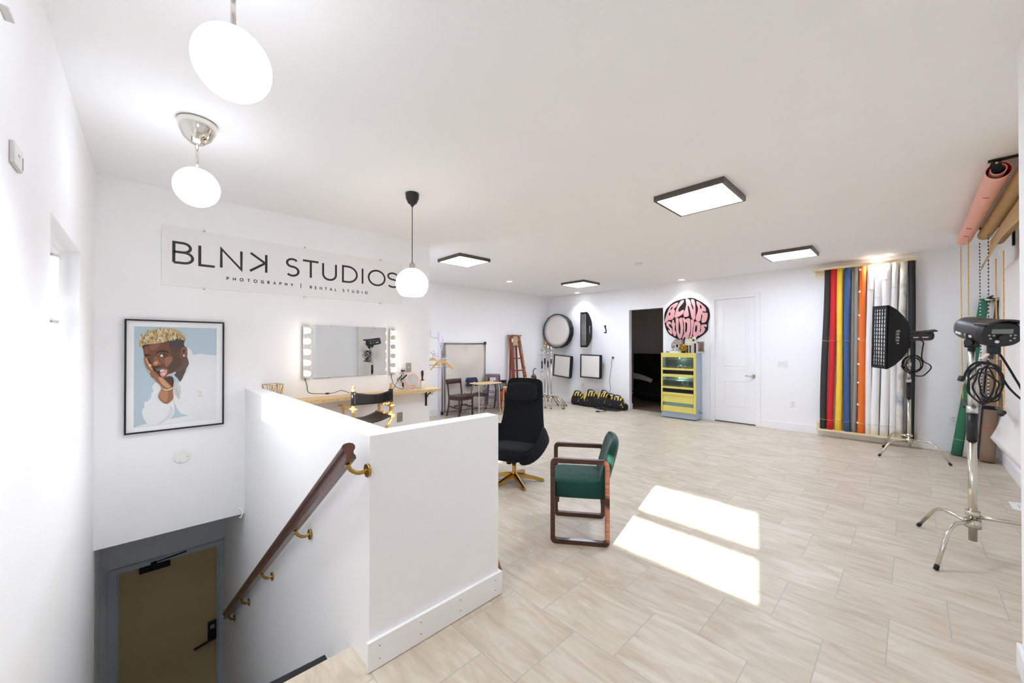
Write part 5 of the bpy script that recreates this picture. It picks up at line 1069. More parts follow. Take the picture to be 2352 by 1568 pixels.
# ---------------------------------------------------------------- paper roll rack
a, b_ = at_x(1875, 979, 8.30), at_x(2105, 1010, 8.30); ry1, ry0 = a.y, b_.y
t = thing('roll_rack', 'pale pine rack of two rails holding the paper rolls upright on the back wall', 'rack', (XB, (ry0 + ry1) / 2, .11)); zb = .130
zt = at_x(1990, 607, 8.2).z
m = MB(); m.box(8.215, XB - .001, ry0, ry1, zb - .024, zb); m.build('bottom_shelf', PINE, t, world=True)
m = MB(); m.box(XB - .019, XB - .0005, ry0 - .01, ry1 + .005, zb, zb + .09); m.build('bottom_back_rail', PINE, t, world=True)
m = MB(); m.box(XB - .019, XB - .0005, ry0 - .01, ry1 + .01, 2.69, 2.80); m.build('top_back_rail', PINE, t, world=True)
m = MB(); m.box(8.185, 8.205, ry0 - .015, ry1 + .02, 2.80, 2.842, .002); m.box(8.205, XB - .019, ry1 - .012, ry1 + .02, 2.80, 2.842); m.box(8.205, XB - .019, ry0 - .015, ry0 + .015, 2.80, 2.842); m.build('top_front_rail', PINE, t, world=True)
RXX = 8.295
tops = [(1893, 1909), (1908, 1923), (1924, 1938), (1939, 1954), (1954, 1962), (1963, 1974), (1975, 1991), (1992, 2007), (2009, 2025), (2027, 2048), (2049, 2064), (2066, 2085), (2086, 2103)]
bots = [(1883, 1898), (1899, 1914), (1917, 1933), (1937, 1952), (1953, 1961), (1957, 1967), (1968, 1985), (1986, 2000), (2000, 2019), (2020, 2040), (2040, 2056), (2056, 2074), (2082, 2101)]
TIE = blotch('tie_dye_cloth', [(122, 138, 170), (206, 202, 198), (226, 222, 214), (186, 184, 170), (110, 126, 160)], 5, .8, (1, 1, .5))
rolls = [('black', paper('black_paper', (52, 50, 50)), 'charcoal black paper roll at the left end of the rack'), ('red', paper('red_paper', (205, 36, 44)), 'red paper roll in the rack'), ('yellow', paper('yellow_paper', (246, 204, 66)), 'yellow paper roll in the rack'), ('blue', paper('blue_paper', (62, 92, 142)), 'blue paper roll in the rack'),
         ('olive', paper('grey_green_paper', (150, 144, 128)), 'thin grey-green roll between the blue and the grey rolls'), ('grey', paper('grey_paper', (150, 146, 140)), 'grey paper roll left of the orange one'), ('orange', paper('orange_paper', (236, 118, 44)), 'orange paper roll with white tape tabs'), ('white', paper('white_paper_a', (240, 238, 236)), 'white paper roll directly right of the orange roll'),
         ('white', paper('white_paper_b', (242, 240, 238)), 'second white paper roll from the orange roll'), ('white', paper('white_paper_c', (240, 238, 236)), 'widest white paper roll, third from the orange roll'), ('white', paper('white_paper_d', (238, 236, 234)), 'white paper roll beside the blue tie-dyed one'), ('tie', TIE, 'blue and cream tie-dyed cloth roll in the rack'), ('black2', paper('black_paper_b', (40, 40, 42)), 'black paper roll at the right end of the rack')]
BAND = {'black': (222, 206, 90), 'orange': (240, 200, 150), 'white': (206, 196, 184), 'grey': (220, 120, 90), 'red': (236, 150, 140), 'blue': (200, 120, 130), 'yellow': (214, 168, 44)}
for i, ((ta, tb), (ba, bb), (k_, M_, lab_)) in enumerate(zip(tops, bots, rolls)):
    zt_ = 2.835
    tp = (at_x(ta, 600, RXX).y + at_x(tb, 600, RXX).y) / 2; bp = (at_x(ba, 990, RXX).y + at_x(bb, 990, RXX).y) / 2
    rt, rb = (at_x(ta, 600, RXX).y - at_x(tb, 600, RXX).y) / 2, (at_x(ba, 990, RXX).y - at_x(bb, 990, RXX).y) / 2
    xo = .03 if k_ == 'olive' else 0
    rnd = random.Random(i + 11); base = Vector((RXX + xo, bp, zb)); top = Vector((RXX + xo, tp, zt_))
    t = thing('paper_roll', lab_, 'paper roll', base, group='paper rolls in the rack')
    rs = []; nn_, NS = 28, 18
    for s_ in range(NS + 1):
        u = s_ / NS; c_ = base.lerp(top, u) + Vector((0, .006 * math.sin(5 * u + i * 1.7), 0)); r_ = rb + (rt - rb) * u; wob = (.10 if k_ in ('black', 'yellow') else .03)
        rr_ = []
        for k in range(nn_):
            a = 2 * PI * k / nn_; q = r_ * (1 + wob * math.sin(6 * u + i) * max(0, math.cos(a - PI / 2)) ** 2)
            rr_.append(c_ + Vector((q * math.cos(a), q * math.sin(a), 0)))
        rs.append(rr_)
    m = MB(); m.rings(rs); m.build('paper', M_, t, world=True)
    m = MB(); m.cyl(top + Vector((0, 0, -.3)), top + Vector((0, 0, .012)), rt * .5, n=14); m.build('core', mat('cardboard_core', (190, 170, 136), .8), t, world=True)
    if k_ in BAND:
        for u in ((.06, .55) if k_ != 'white' else (.06 + .0 * i, .9 - .05 * (i % 3))):
            c_ = base.lerp(top, u) + Vector((0, .006 * math.sin(5 * u + i * 1.7), 0)); r_ = (rb + (rt - rb) * u) * 1.035
            m = MB(); m.tube([c_ + Vector((r_ * math.cos(2 * PI * k / 24), r_ * math.sin(2 * PI * k / 24), .006 * math.sin(2 * PI * k / 24 + i))) for k in range(24)], .003, 5, closed=True); m.build('band', mat('elastic_band_%s' % k_, BAND[k_], .6), t, world=True)
    if k_ == 'orange':
        for u in (.97, .84, .70, .56, .41, .30, .17, .06):
            c_ = base.lerp(top, u); m = MB(); m.obox(c_ + Vector((-rb * .62, rb * .80, 0)), (.03, .006, .028), Matrix.Rotation(.9, 3, 'Z')); m.build('tape_tab', mat('white_tape', (244, 240, 236), .6), t, world=True)
# ---------------------------------------------------------------- black lounge chair on a gold star base
hub = at_z(1181, 1103, 0)
t = thing('lounge_chair', 'black wool swivel lounge chair with headrest on a gold star base', 'armchair', (hub.x, hub.y, 0), rz=math.radians(-69))
# local -y = the way the chair faces
m = MB(); m.lathe([(.040, .05), (.042, .09), (.030, .10), (.024, .12), (.024, .235), (.0, .236)], 20); m.build('column', GOLD, t)
m = MB(); m.lathe([(.03, .20), (.032, .205), (.03, .255), (.05, .26), (.12, .268), (.12, .285)], 20); m.build('swivel_plate', BLACKM, t)
m = MB(); m.cyl((-.055, -.02, .19), (-.055, -.02, .27), .030, .024, n=14); m.build('tilt_knob', BLACKP, t)
w0 = t.rotation_euler.z
for px, py in ((1209, 1131), (1258, 1105), (1204, 1082), (1130, 1096), (1128, 1124)):
    p = at_z(px, py, 0); d = (p - Vector((hub.x, hub.y, 0))); d = Matrix.Rotation(-w0, 3, 'Z') @ d; d.normalize(); L = .34
    m = MB(); s = Vector((-d.y, d.x, 0)); rs = []
    for q, wd, zt, zb in ((.02, .030, .098, .050), (.12, .028, .082, .040), (.25, .022, .054, .018), (L - .02, .018, .036, .004), (L, .014, .028, .004)):
        c_ = d * q; rs.append([c_ + s * (wd * a) + Vector((0, 0, zb + (zt - zb) * b_)) for a, b_ in ((-1, 0), (1, 0), (.8, .8), (0, 1), (-.8, .8))])
    m.rings(rs, smooth=False); m.build('base_leg', GOLD, t)
# one-piece shell: back, seat and wings lofted along the profile
prof = [(-.27, .345, .27), (-.26, .31, .28), (-.14, .285, .30), (.02, .28, .315), (.14, .30, .325), (.20, .37, .325), (.235, .48, .30), (.265, .62, .270), (.295, .78, .252), (.32, .92, .240), (.336, 1.06, .236), (.340, 1.115, .220), (.336, 1.145, .175)]
rs = []
def sec(y, z, w, i, th, n=22):
    a, b_ = prof[max(0, i - 1)], prof[min(len(prof) - 1, i + 1)]
    tg = Vector((0, b_[0] - a[0], b_[1] - a[1])).normalized(); nn = Vector((0, tg.z, -tg.y)).normalized()
    nn = -nn
    out = []
    for k in range(n):
        q = 2 * PI * k / n; cx, sy = math.cos(q), math.sin(q)
        X = w * math.copysign(abs(cx) ** .5, cx); T = th * math.copysign(abs(sy) ** .8, sy)
        curl = (.10 if 1 <= i <= 5 else .035) * (abs(X) / w) ** 3
        out.append(Vector((X, y, z)) + nn * (T + curl))
    return out
th = [.015, .035, .045, .05, .055, .06, .055, .05, .045, .04, .036, .028, .010]
m = MB(); m.rings([sec(*p, i, th[i]) for i, p in enumerate(prof)]); m.build('shell', CHARC, t, sub=1)
m = MB(); m.ball((0, -.06, .365), (.255, .235, .062), 36, 14, .45, .5, R=Euler((math.radians(-3), 0, 0)).to_matrix()); m.build('seat_cushion', CHARC, t)
m = MB(); m.ball((0, .235, .985), (.19, .036, .108), 36, 16, .55, .6, R=Euler((math.radians(-11), 0, 0)).to_matrix()); m.build('headrest', CHARC, t)
for sx in (-1, 1):
    P = [(.16, -.245, .305, .028, .030), (.235, -.225, .335, .046, .034), (.295, -.165, .40, .062, .034), (.322, -.085, .475, .070, .030), (.326, .01, .54, .076, .028), (.314, .10, .578, .080, .028), (.290, .185, .582, .078, .028), (.262, .24, .56, .06, .026)]
    rs = []
    for i, (x, y, z, hh, tt) in enumerate(P):
        a, b_ = P[max(0, i - 1)], P[min(len(P) - 1, i + 1)]; tg = Vector((b_[0] - a[0], b_[1] - a[1], b_[2] - a[2])).normalized()
        out = Vector((1, -.15, .35)).normalized(); out = (out - tg * out.dot(tg)).normalized(); up_ = tg.cross(out); up_ = up_ if up_.z > 0 else -up_
        c_ = Vector((x, y, z)) - up_ * hh * .8
        ring_ = [c_ + up_ * (hh * 1.1 * math.copysign(abs(math.sin(2 * PI * k / 16)) ** .8, math.sin(2 * PI * k / 16))) + out * (tt * math.cos(2 * PI * k / 16)) for k in range(16)]
        rs.append([Vector((v.x * sx, v.y, v.z)) for v in ring_])
    m = MB(); m.rings(rs); m.build('armrest', CHARC, t, sub=1)
# ---------------------------------------------------------------- green velvet armchair
A, B, Cc, Dd = [at_z(*q, 0) for q in ((1262, 1244), (1398, 1256), (1275, 1181), (1391, 1189))]
ctr = (A + B + Cc + Dd) / 4; fwd = ((A - B) + (Cc - Dd)).normalized()
t = thing('armchair', 'green velvet armchair with looped dark wooden sides in the sunlight', 'armchair', (ctr.x, ctr.y, 0), rz=math.atan2(fwd.y, fwd.x) + PI / 2)
Dp = ((A - B).length + (Cc - Dd).length) / 4; Wd = ((Cc - A).length + (Dd - B).length) / 4
ZA = .655; q = .021
for sx in (-1, 1):
    x = sx * (Wd - .004); m = MB(); y0, y1 = -Dp, Dp
    out = [(y0, .0), (y1, .0), (y1, ZA), (y0, ZA)]; r_ = .045
    def rrect(a0, a1, b0, b1, r):
        o = []
        for cx, cy, s0 in ((a1 - r, b1 - r, 0), (a0 + r, b1 - r, 90), (a0 + r, b0 + r, 180), (a1 - r, b0 + r, 270)):
            o += arc(cx, cy, r, r, s0, s0 + 90, 5)
        return o
    m.poly([rrect(y0, y1, 0, ZA, .04), rrect(y0 + .034, y1 - .034, .034, ZA - .034, .014)], lambda a, b_, tt: Vector((x + tt, a, b_)), -.018, .018); m.build('side_frame', WALNUT, t)
m = MB()
for yy, zz in ((-Dp + .05, .33), (Dp - .05, .33)): m.bar((-Wd + .02, yy, zz), (Wd - .02, yy, zz), .03, .045)
m.build('cross_rail', WALNUT, t)
m = MB(); m.ball((0, .0, .405), (Wd - .022, Dp - .0, .078), 40, 16, .34, .28); m.build('seat', GREEN, t, sub=1)
m = MB(); bh0, bh1 = .345, .80
def bk(u, v):
    z = bh0 + (bh1 - bh0) * v; w = (Wd - .026) * (1 - .10 * abs(2 * v - 1.0) ** 3) ; return Vector(((-1 + 2 * u) * w, Dp - .055 + .115 * v + .035 * math.cos((2 * u - 1) * 1.2), z))
rs = []
for k in range(17):
    v = k / 16; z = bh0 + (bh1 - bh0) * v; e = max(.02, (1 - abs(2 * v - 1) ** 5)); w = (Wd - .026) * (1 - .25 * abs(2 * v - 1) ** 6); tt = .042 * e ** .5
    yc = Dp - .085 + .125 * v
    rs.append([Vector((w * math.copysign(abs(math.cos(2 * PI * i / 28)) ** .35, math.cos(2 * PI * i / 28)), yc + .035 * (1 - (math.copysign(abs(math.cos(2 * PI * i / 28)) ** .35, math.cos(2 * PI * i / 28))) ** 2) + tt * math.copysign(abs(math.sin(2 * PI * i / 28)) ** .6, math.sin(2 * PI * i / 28)), z)) for i in range(28)])
m.rings(rs); m.build('backrest', GREEN, t, sub=1)
m = MB(); m.cyl((.0, -Dp * .35, .482), (.0, -Dp * .35, .487), .006, n=10); m.build('button', BLACKP, t)
m = MB()
for zz in (.46, .56): m.cyl((-(Wd - .004) - .021, Dp - .02, zz), (-(Wd - .004) - .017, Dp - .02, zz), .005, n=8); m.cyl(((Wd - .004) + .021, Dp - .02, zz), ((Wd - .004) + .017, Dp - .02, zz), .005, n=8)
m.build('screw_caps', STEEL, t)
# ---------------------------------------------------------------- wooden stool tucked behind the half-height wall
f_ = at_z(1152, 1310, 0)
t = thing('wooden_stool', 'brown wooden stool of which one splayed leg shows past the half-height wall', 'stool', (1.45, 2.18, 0), rz=0)
m = MB(); m.lathe([(0, .60), (.16, .60), (.165, .615), (.16, .63), (0, .632)], 28); m.build('seat', BEECH, t)
lw = wood('warm_brown_wood', (128, 78, 48), (160, 102, 64), .4, 8)
fx_, fy_ = f_.x - 1.45 - .012, f_.y - 2.18
for k in range(4):
    R_ = Matrix.Rotation(k * PI / 2, 3, 'Z'); a_ = R_ @ Vector((fx_, fy_, .0)); m = MB(); m.bar(a_, Vector((a_.x * .42, a_.y * .42, .602)), .036, .028, (0, 0, 1), .003); m.build('leg', lw, t)
# ---------------------------------------------------------------- strip softbox on its C-stand
t = c_stand('light_stand', 'chrome light stand carrying the strip softbox in front of the roll rack', (7.66, .02, 0), 0, 1.52, (.80, 1.02), .44, (140, 235, 38), hub=.26, r=.021)
P0 = Vector((7.60, .10, 1.62)); back = Vector((-.50, -.866, 0)).normalized(); left = Vector((.866, -.50, 0)).normalized()
xr_ = Vector((-.866, -.50, 0)); 
# front faces into the room to the left; x runs towards the camera side
zf = Vector((-.52, .855, 0)).normalized(); xl_ = Vector((-.855, -.52, 0)).normalized(); yu = Vector((0, 0, 1))
tilt = Matrix.Rotation(math.radians(-2.5), 3, zf)
Rt = tilt @ Matrix((xl_, yu, zf)).transposed()
fc = Vector((7.66, .02, 1.655)) + zf * .33
box_soft('strip_softbox', 'black strip softbox with grid on the stand before the paper rolls', tuple(fc), .30, .88, .30, .09, .12, DIFF, (5, 15, .004, .019, .012), exp=[(1, 0), (.86, .30), (.62, .62), (.36, .88), (.1, 1)], loc_rot=Rt)
def flash(label, rear, front, r, cable_pts=None, brand=True):
    ax = (rear - front); L = ax.length; t = thing('studio_flash', label, 'flash head', front); d = ax.normalized()
    side = d.cross(Vector((0, 0, 1))).normalized(); up = side.cross(d).normalized()
    Rm = Matrix((side, up, d)).transposed()
    def sec(z, w, h, top=0, n=28):
        o = []
        for k in range(n):
            a = 2 * PI * k / n; x, y = math.cos(a), math.sin(a); x = math.copysign(abs(x) ** .8, x); y = math.copysign(abs(y) ** (.8 if y < 0 else .9), y); o.append(Rm @ Vector((w * x, h * y + top, z)))
        return o
    G_ = mat('flash_body', (40, 40, 38), .42, var=.08, bump=.03)
    m = MB(); m.rings([sec(0, r * .72, r * .72), sec(.004, r * .80, r * .80), sec(L * .12, r * .88, r * .86), sec(L * .5, r * .98, r * .92), sec(L * .86, r * 1.06, r * .92), sec(L * .93, r * 1.06, r * .90)]); m.build('body', G_, t)
    m = MB(); m.rings([sec(L * .93, r * 1.08, r * .92), sec(L * .985, r * 1.04, r * .86), sec(L, r * .98, r * .78)]); pn = m.build('control_panel', BLACKP, t)
    m = MB(); m.obox(Rm @ Vector((0, r * .22, L + .002)), (r * 1.05, r * .34, .006), Rm, .002); m.build('screen', mat('grey_lcd', (122, 126, 116), .25, var=.04), pn)
    m = MB(); m.cyl(Rm @ Vector((0, -r * .22, L - .002)), Rm @ Vector((0, -r * .22, L + .022)), r * .2, n=20); m.build('dial', BLACKP, pn)
    for x, y in ((-.62, -.05), (-.4, -.07), (-.6, -.26), (-.42, -.42), (.4, -.07), (.62, -.05), (.55, -.28)): m = MB(); m.cyl(Rm @ Vector((x * r, y * r, L - .004)), Rm @ Vector((x * r, y * r, L + .008)), r * .055, n=10); m.build('button', mat('grey_button', (170, 172, 168), .5) if 'grey_button' not in bpy.data.materials else bpy.data.materials['grey_button'], pn)
    m = MB(); m.cyl(Rm @ Vector((.22 * r, -r * .5, L - .004)), Rm @ Vector((.22 * r, -r * .5, L + .010)), r * .10, n=12); m.build('test_button', OPAL, pn)
    m = MB(); m.grid(lambda u, v: Rm @ Vector(((-1 + 2 * u) * r * .98, r * (.90 + .16 * v - .30 * (2 * u - 1) ** 2), L * (.74 + .40 * v))), 14, 8, .012); m.build('rear_hood', G_, t)
    m = MB()
    for z0, z1 in ((.16, .36), (.50, .74)):
        for sx in (-1, 1):
            wa, wb = .885 + .10 * (z0 - .12) / .38 * .95, .885 + .10 * (z1 - .12) / .38 * .95; a0 = Rm @ Vector((sx * r * wa * .985, -r * .28, L * z0)); a1 = Rm @ Vector((sx * r * wb * .985, -r * .30, L * z1)); m.bar(a0, a1, .016 * r / .1, .006, Rm @ Vector((sx, 0, 0)))
    if brand: m.build('white_marks', mat('white_mark', (226, 226, 222), .6) if 'white_mark' not in bpy.data.materials else bpy.data.materials['white_mark'], t)
    return t, Rm, L
fr = Vector((7.66, .02, 1.665)) - zf * .0
t, Rm, L = flash('small black flash head fixed behind the strip softbox', fr - zf * .24 + Vector((0, 0, .006)), fr + zf * .03, .075)
m = MB(); m.cyl(Vector((7.66, .02, 1.50)) - fr - zf * .03, Vector((7.66, .02, 1.60)) - fr - zf * .03, .022, n=12); m.obox(Vector((7.66, .02, 1.575)) - fr - zf * .03, (.06, .06, .05), bev=.01); m.build('mount', BLACKP, t)
t = thing('power_cable', 'black cable coiled round the strip softbox stand and looping up to the flash', 'cable', (7.66, .02, 1.2))
fd = lambda px, py, o=0: at_x(px, py, 7.56 - o)
m = MB(); m.tube(spline([fd(2112, 780), fd(2121, 786), fd(2119, 800), fd(2117, 820), fd(2122, 830), fd(2136, 838), fd(2138, 846), fd(2128, 857), fd(2118, 863), fd(2100, 862), fd(2085, 855), fd(2074, 846), fd(2070, 838)], 6), .007, 6)
for k, (cx_, cy_, rx, ry) in enumerate(((2098, 835, 22, 20), (2096, 834, 24, 17), (2094, 838, 21, 18), (2100, 837, 19, 16))):
    m.tube(spline([fd(cx_ + rx * math.cos(2 * PI * i / 12 + k), cy_ + ry * math.sin(2 * PI * i / 12 + k), .03 * math.sin(i + k)) for i in range(12)], 3, True), .006, 6, closed=True)
m.build('cable', RUBBER, t, world=True)
# ---------------------------------------------------------------- near light stand with the bare flash
bx, by = 4.32, -.305
F1, F2 = at_z(2103, 1205, 0), at_z(2162, 1305, 0)
a1 = math.degrees(math.atan2(F1.y - by, F1.x - bx)); a2 = math.degrees(math.atan2(F2.y - by, F2.x - bx))
t = c_stand('light_stand', 'tall chrome light stand at the right edge carrying the bare black flash', (bx, by, 0), 0, 1.50, (.84, 1.04), .47, (a1, a2, a2 + 118), hub=.29, r=.0225, drop=.12)
m = MB(); m.cyl((0, 0, 1.49), (0, 0, 1.53), .02, n=14); m.obox((0, 0, 1.545), (.05, .07, .06), bev=.008); m.cyl((-.05, .02, 1.55), (.0, 0, 1.55), .022, n=12); m.build('tilt_bracket', BLACKP, t)
fpt, rpt = at_d(2222, 751, 2.92), at_d(2301, 768, 2.60)
t, Rm, L = flash('large bare black flash head on the stand at the right edge', rpt, fpt, .098)
q = Vector((bx, by, 1.585)) - fpt; m = MB(); m.obox(q + Vector((0, 0, .0)), (.05, .06, .07), bev=.008); m.build('mount_foot', BLACKP, t)
k = (rpt - fpt) * .78 + Vector((0, 0, -.115)); m = MB(); m.obox(k, (.06, .06, .07), bev=.01); m.build('power_socket', BLACKP, t)
rc = lambda px, py, o=0: at_d(px, py, 2.66 - o)
t = thing('power_cable', 'thick black cable coiled on the near light stand and trailing to the right', 'cable', rc(2262, 880))
m = MB(); m.tube(spline([rc(2287, 803), rc(2300, 818), rc(2318, 846), rc(2330, 866), rc(2341, 884), rc(2352, 905), rc(2368, 925)], 6), .0064, 8)
m.tube(spline([rc(2214, 868), rc(2220, 852), rc(2235, 836), rc(2255, 831), rc(2280, 838), rc(2296, 852), rc(2305, 872), rc(2320, 893), rc(2341, 913), rc(2356, 922)], 6), .0064, 8)
for k, (cx_, cy_, rx, ry, ph) in enumerate(((2262, 879, 41, 46, .1), (2270, 884, 33, 42, .9), (2254, 880, 30, 44, 2.0), (2276, 876, 27, 40, 2.8), (2258, 890, 35, 33, 3.9))):
    m.tube(spline([rc(cx_ + rx * math.cos(2 * PI * i / 12 + ph) * (1 + .10 * math.sin(3 * i + 2 * k)), cy_ + ry * math.sin(2 * PI * i / 12 + ph) * (1 + .07 * math.cos(2 * i + k)), .06 * math.sin(i * 1.3 + k)) for i in range(12)], 4, True), .0052, 8, closed=True)
m.build('cable', RUBBER, t, world=True)
p = rc(2211, 870); m = MB(); m.bar(p + Vector((0, 0, .02)), p + Vector((-.008, .012, -.015)), .03, .024, bev=.005); m.build('plug', BLACKP, t, world=True)
m = MB(); m.bar(rc(2252, 824), rc(2268, 812), .026, .004); m.bar(rc(2256, 838, .03), rc(2275, 840, .03), .014, .004); tag(m.build('velcro_tie', mat('pale_tie', (226, 220, 206), .7), t, world=True), 'pale cable tie')
# ---------------------------------------------------------------- hanging paper rolls on the right wall
def hroll(name, label, x0, x1, y, z, r0, r1, M_, hollow=False, z1=None):
    z1 = z if z1 is None else z1; t = thing(name, label, 'paper roll', ((x0 + x1) / 2, y, z), group='hanging paper rolls'); N_ = 36
    rs = []
    for k in range(15):
        u = k / 14; c_ = Vector((x0 + (x1 - x0) * u, y, z + (z1 - z) * u)); r = r0 + (r1 - r0) * u
        rs.append([c_ + Vector((0, r * (1 + .03 * math.sin(7 * u + 1)) * math.cos(2 * PI * i / N_), r * math.sin(2 * PI * i / N_))) for i in range(N_)])
    m = MB()
    if hollow:
        m.rings(rs, caps=False); inner = [[p.lerp(Vector((p.x, y, z + (z1 - z) * (p.x - x0) / (x1 - x0))), .035) for p in r] for r in rs]
        m.rings(inner, caps=False); m.rings([rs[0], inner[0]], caps=False); m.rings([rs[-1], inner[-1]], caps=False)
    else: m.rings(rs)
    m.build('paper', M_, t, world=True, fix=not hollow); return t
PINKPAP = paper('pink_paper', (240, 182, 166)); KRAFT = paper('kraft_paper', (196, 164, 116)); 
ny = -.46
n0, n1 = at_y(2294, 391, ny), at_y(2214, 552, ny)
t = hroll('paper_roll', 'pink paper roll hanging under the ceiling, its red inside showing', n0.x, n1.x, ny, n0.z, .062, .060, PINKPAP, True, n1.z)
RED = paper('red_paper_inside', (206, 30, 28))
m = MB(); R_ = [[Vector((x, ny + r * math.cos(2 * PI * i / 32), z_ + r * math.sin(2 * PI * i / 32))) for i in range(32)] for x, z_, r in ((n0.x + .004, n0.z, .0592), (n0.x + .30, n0.z, .0585))]; m.rings(R_, caps=False); tag(m.build('red_inside', RED, t, world=True), 'red inner paper')
m = MB(); rr_ = .042; R_ = [[Vector((x, ny + r * math.cos(2 * PI * i / 32), n0.z + .012 + r * math.sin(2 * PI * i / 32))) for i in range(32)] for x, r in ((n0.x + .01, rr_ * .85), (n0.x + .008, rr_), (n0.x + .5, rr_))]; m.rings(R_, caps=False); m.rings([R_[0], [Vector((n0.x + .3, v.y, v.z)) for v in R_[0]]], caps=False); m.build('inner_turns', PINKPAP, t, world=True)
m = MB(); m.cyl((n0.x + .02, ny, n0.z + .012), (n1.x - .05, ny, n1.z + .005), .022, n=16); m.build('expander', BLACKP, t, world=True)
m = MB()
for px, py in ((2252, 484), (2219, 537), (2211, 558)):
    c_ = at_y(px, py, ny + .045); k_ = n0.z + (n1.z - n0.z) * (c_.x - n0.x) / (n1.x - n0.x); v_ = Vector((0, c_.y - ny, c_.z - k_)).normalized() * .0595; m.ball((c_.x, ny + v_.y, k_ + v_.z), (.006, .022, .006), 10, 8, R=Euler((math.atan2(v_.z, v_.y) + PI / 2, 0, 0)).to_matrix())
m.build('tear_marks', RED, t, world=True)
ky, kz = -.61, None
k1 = at_y(2262, 540, ky); t2 = hroll('paper_roll', 'brown kraft paper roll hanging on the right wall behind the pink roll', 4.1, k1.x, ky, k1.z, .056, .056, KRAFT)
# kraft sheet hanging from the lower roll
sy_ = -.64; c1, c2, c3 = at_y(2272, 560, sy_), at_y(2272, 603, sy_), at_y(2256, 620, sy_)
t = thing('paper_sheet', 'loose kraft paper sheet with a torn lower corner hanging on the right wall', 'paper sheet', (c1.x, sy_, c2.z))
m = MB(); x1_, zb_ = c2.x, c2.z
def sh(u, v):
    x = 4.0 + (x1_ - 4.0) * u; zlow = zb_ - .015 * math.sin(9 * u) - (.05 if u > .985 else 0); z = k1.z - .08 + (zlow - (k1.z - .08)) * v
    return Vector((x + (.26 * v ** 3 if u > .97 else 0), sy_ + .012 * math.sin(4 * u) + .05 * v * v, z))
m.grid(sh, 40, 10, .003); m.build('sheet', KRAFT, t, world=True)
m = MB(); m.cyl((4.05, sy_ - .045, k1.z - .12), (k1.x - .25, sy_ - .045, k1.z - .12), .05, n=24); m.build('roll', KRAFT, t, world=True)
# ceiling brackets
t = thing('roll_bracket', 'black metal bracket on the ceiling holding the near end of the pink roll', 'bracket', (n0.x, -.55, CEIL))
xb_ = n0.x + .01
m = MB(); m.box(xb_ - .02, xb_ + .02, -.79, ny + .05, CEIL - .012, CEIL - .001); m.build('ceiling_bar', BLACKM, t, world=True)
m = MB(); m.box(xb_ - .006, xb_ + .006, ny - .015, ny + .03, n0.z - .005, CEIL - .012); m.cyl((xb_ - .04, ny + .02, n0.z + .045), (xb_ + .01, ny + .02, n0.z + .045), .022, n=16); m.bar((xb_ - .025, ny + .04, n0.z + .03), (xb_ - .025, ny - .01, n0.z + .01), .02, .02); m.build('hook_plate', BLACKM, t, world=True)
m = MB(); m.cyl((xb_ - .042, ny + .012, n0.z + .05), (xb_ - .04, ny + .012, n0.z + .05), .008, n=12); m.build('bolt', STEEL, t, world=True)
t = thing('roll_bracket', 'black bracket plate at the far end of the kraft roll', 'bracket', (k1.x + .05, ky, CEIL)); m = MB(); m.box(k1.x - .03, k1.x + .02, YR + .001, YR + .02, k1.z - .16, CEIL - .003); m.box(k1.x - .03, k1.x + .02, YR + .02, ky + .04, CEIL - .02, CEIL - .003); m.build('plate', BLACKM, t, world=True)
def chain(label, xs_px, y, ztop, zbot_px, c_a, c_b, name_w=True, n_=90):
    xa, xb2 = [at_y(px, 700, y).x for px in xs_px]; zb2 = at_y((xs_px[0] + xs_px[1]) / 2, zbot_px, y).z; t = thing('pull_chain', label, 'chain', ((xa + xb2) / 2, y, zb2), group='roller pull chains')
    CA = mat('chain_%d%d%d' % c_a, c_a, .4) if ('chain_%d%d%d' % c_a) not in bpy.data.materials else bpy.data.materials['chain_%d%d%d' % c_a]
    CB = mat('chain_%d%d%d' % c_b, c_b, .4) if ('chain_%d%d%d' % c_b) not in bpy.data.materials else bpy.data.materials['chain_%d%d%d' % c_b]
    xm = (xa + xb2) / 2
    for x in (xa, xb2):
        m = MB()
        for k in range(n_):
            z0 = ztop - (ztop - zb2) * k / n_; z1 = ztop - (ztop - zb2) * (k + 1) / n_; m.m(k % 2); xx_ = x + (xm - x) * .25 * (k / n_) ** 2; m.cyl((xx_, y, z0), (xx_, y, z0 + (z1 - z0) * .92), .005, n=6)
        m.build('bead_strand', [CA, CB], t, world=True)
    m = MB(); m.obox((xm, y, zb2 - .012), (abs(xa - xb2) * .9, .03, .035), bev=.008); m.ball((xm, y, zb2 - .05), (.045, .03, .03), 16, 10); m.build('weight', BLACKP, t, world=True)
OR_, OR2 = (240, 168, 60), (232, 190, 110)
chain('orange bead chain hanging from the far end of the pink roll', (2208, 2225), ny, n1.z, 922, OR_, OR2)
chain('black and white bead chain hanging from the kraft roll', (2251, 2271), ky, k1.z, 905, (30, 30, 32), (226, 224, 220))
chain('orange bead chain hanging nearest the wall behind the flash', (2288, 2306), -.66, 2.5, 938, OR_, OR2)
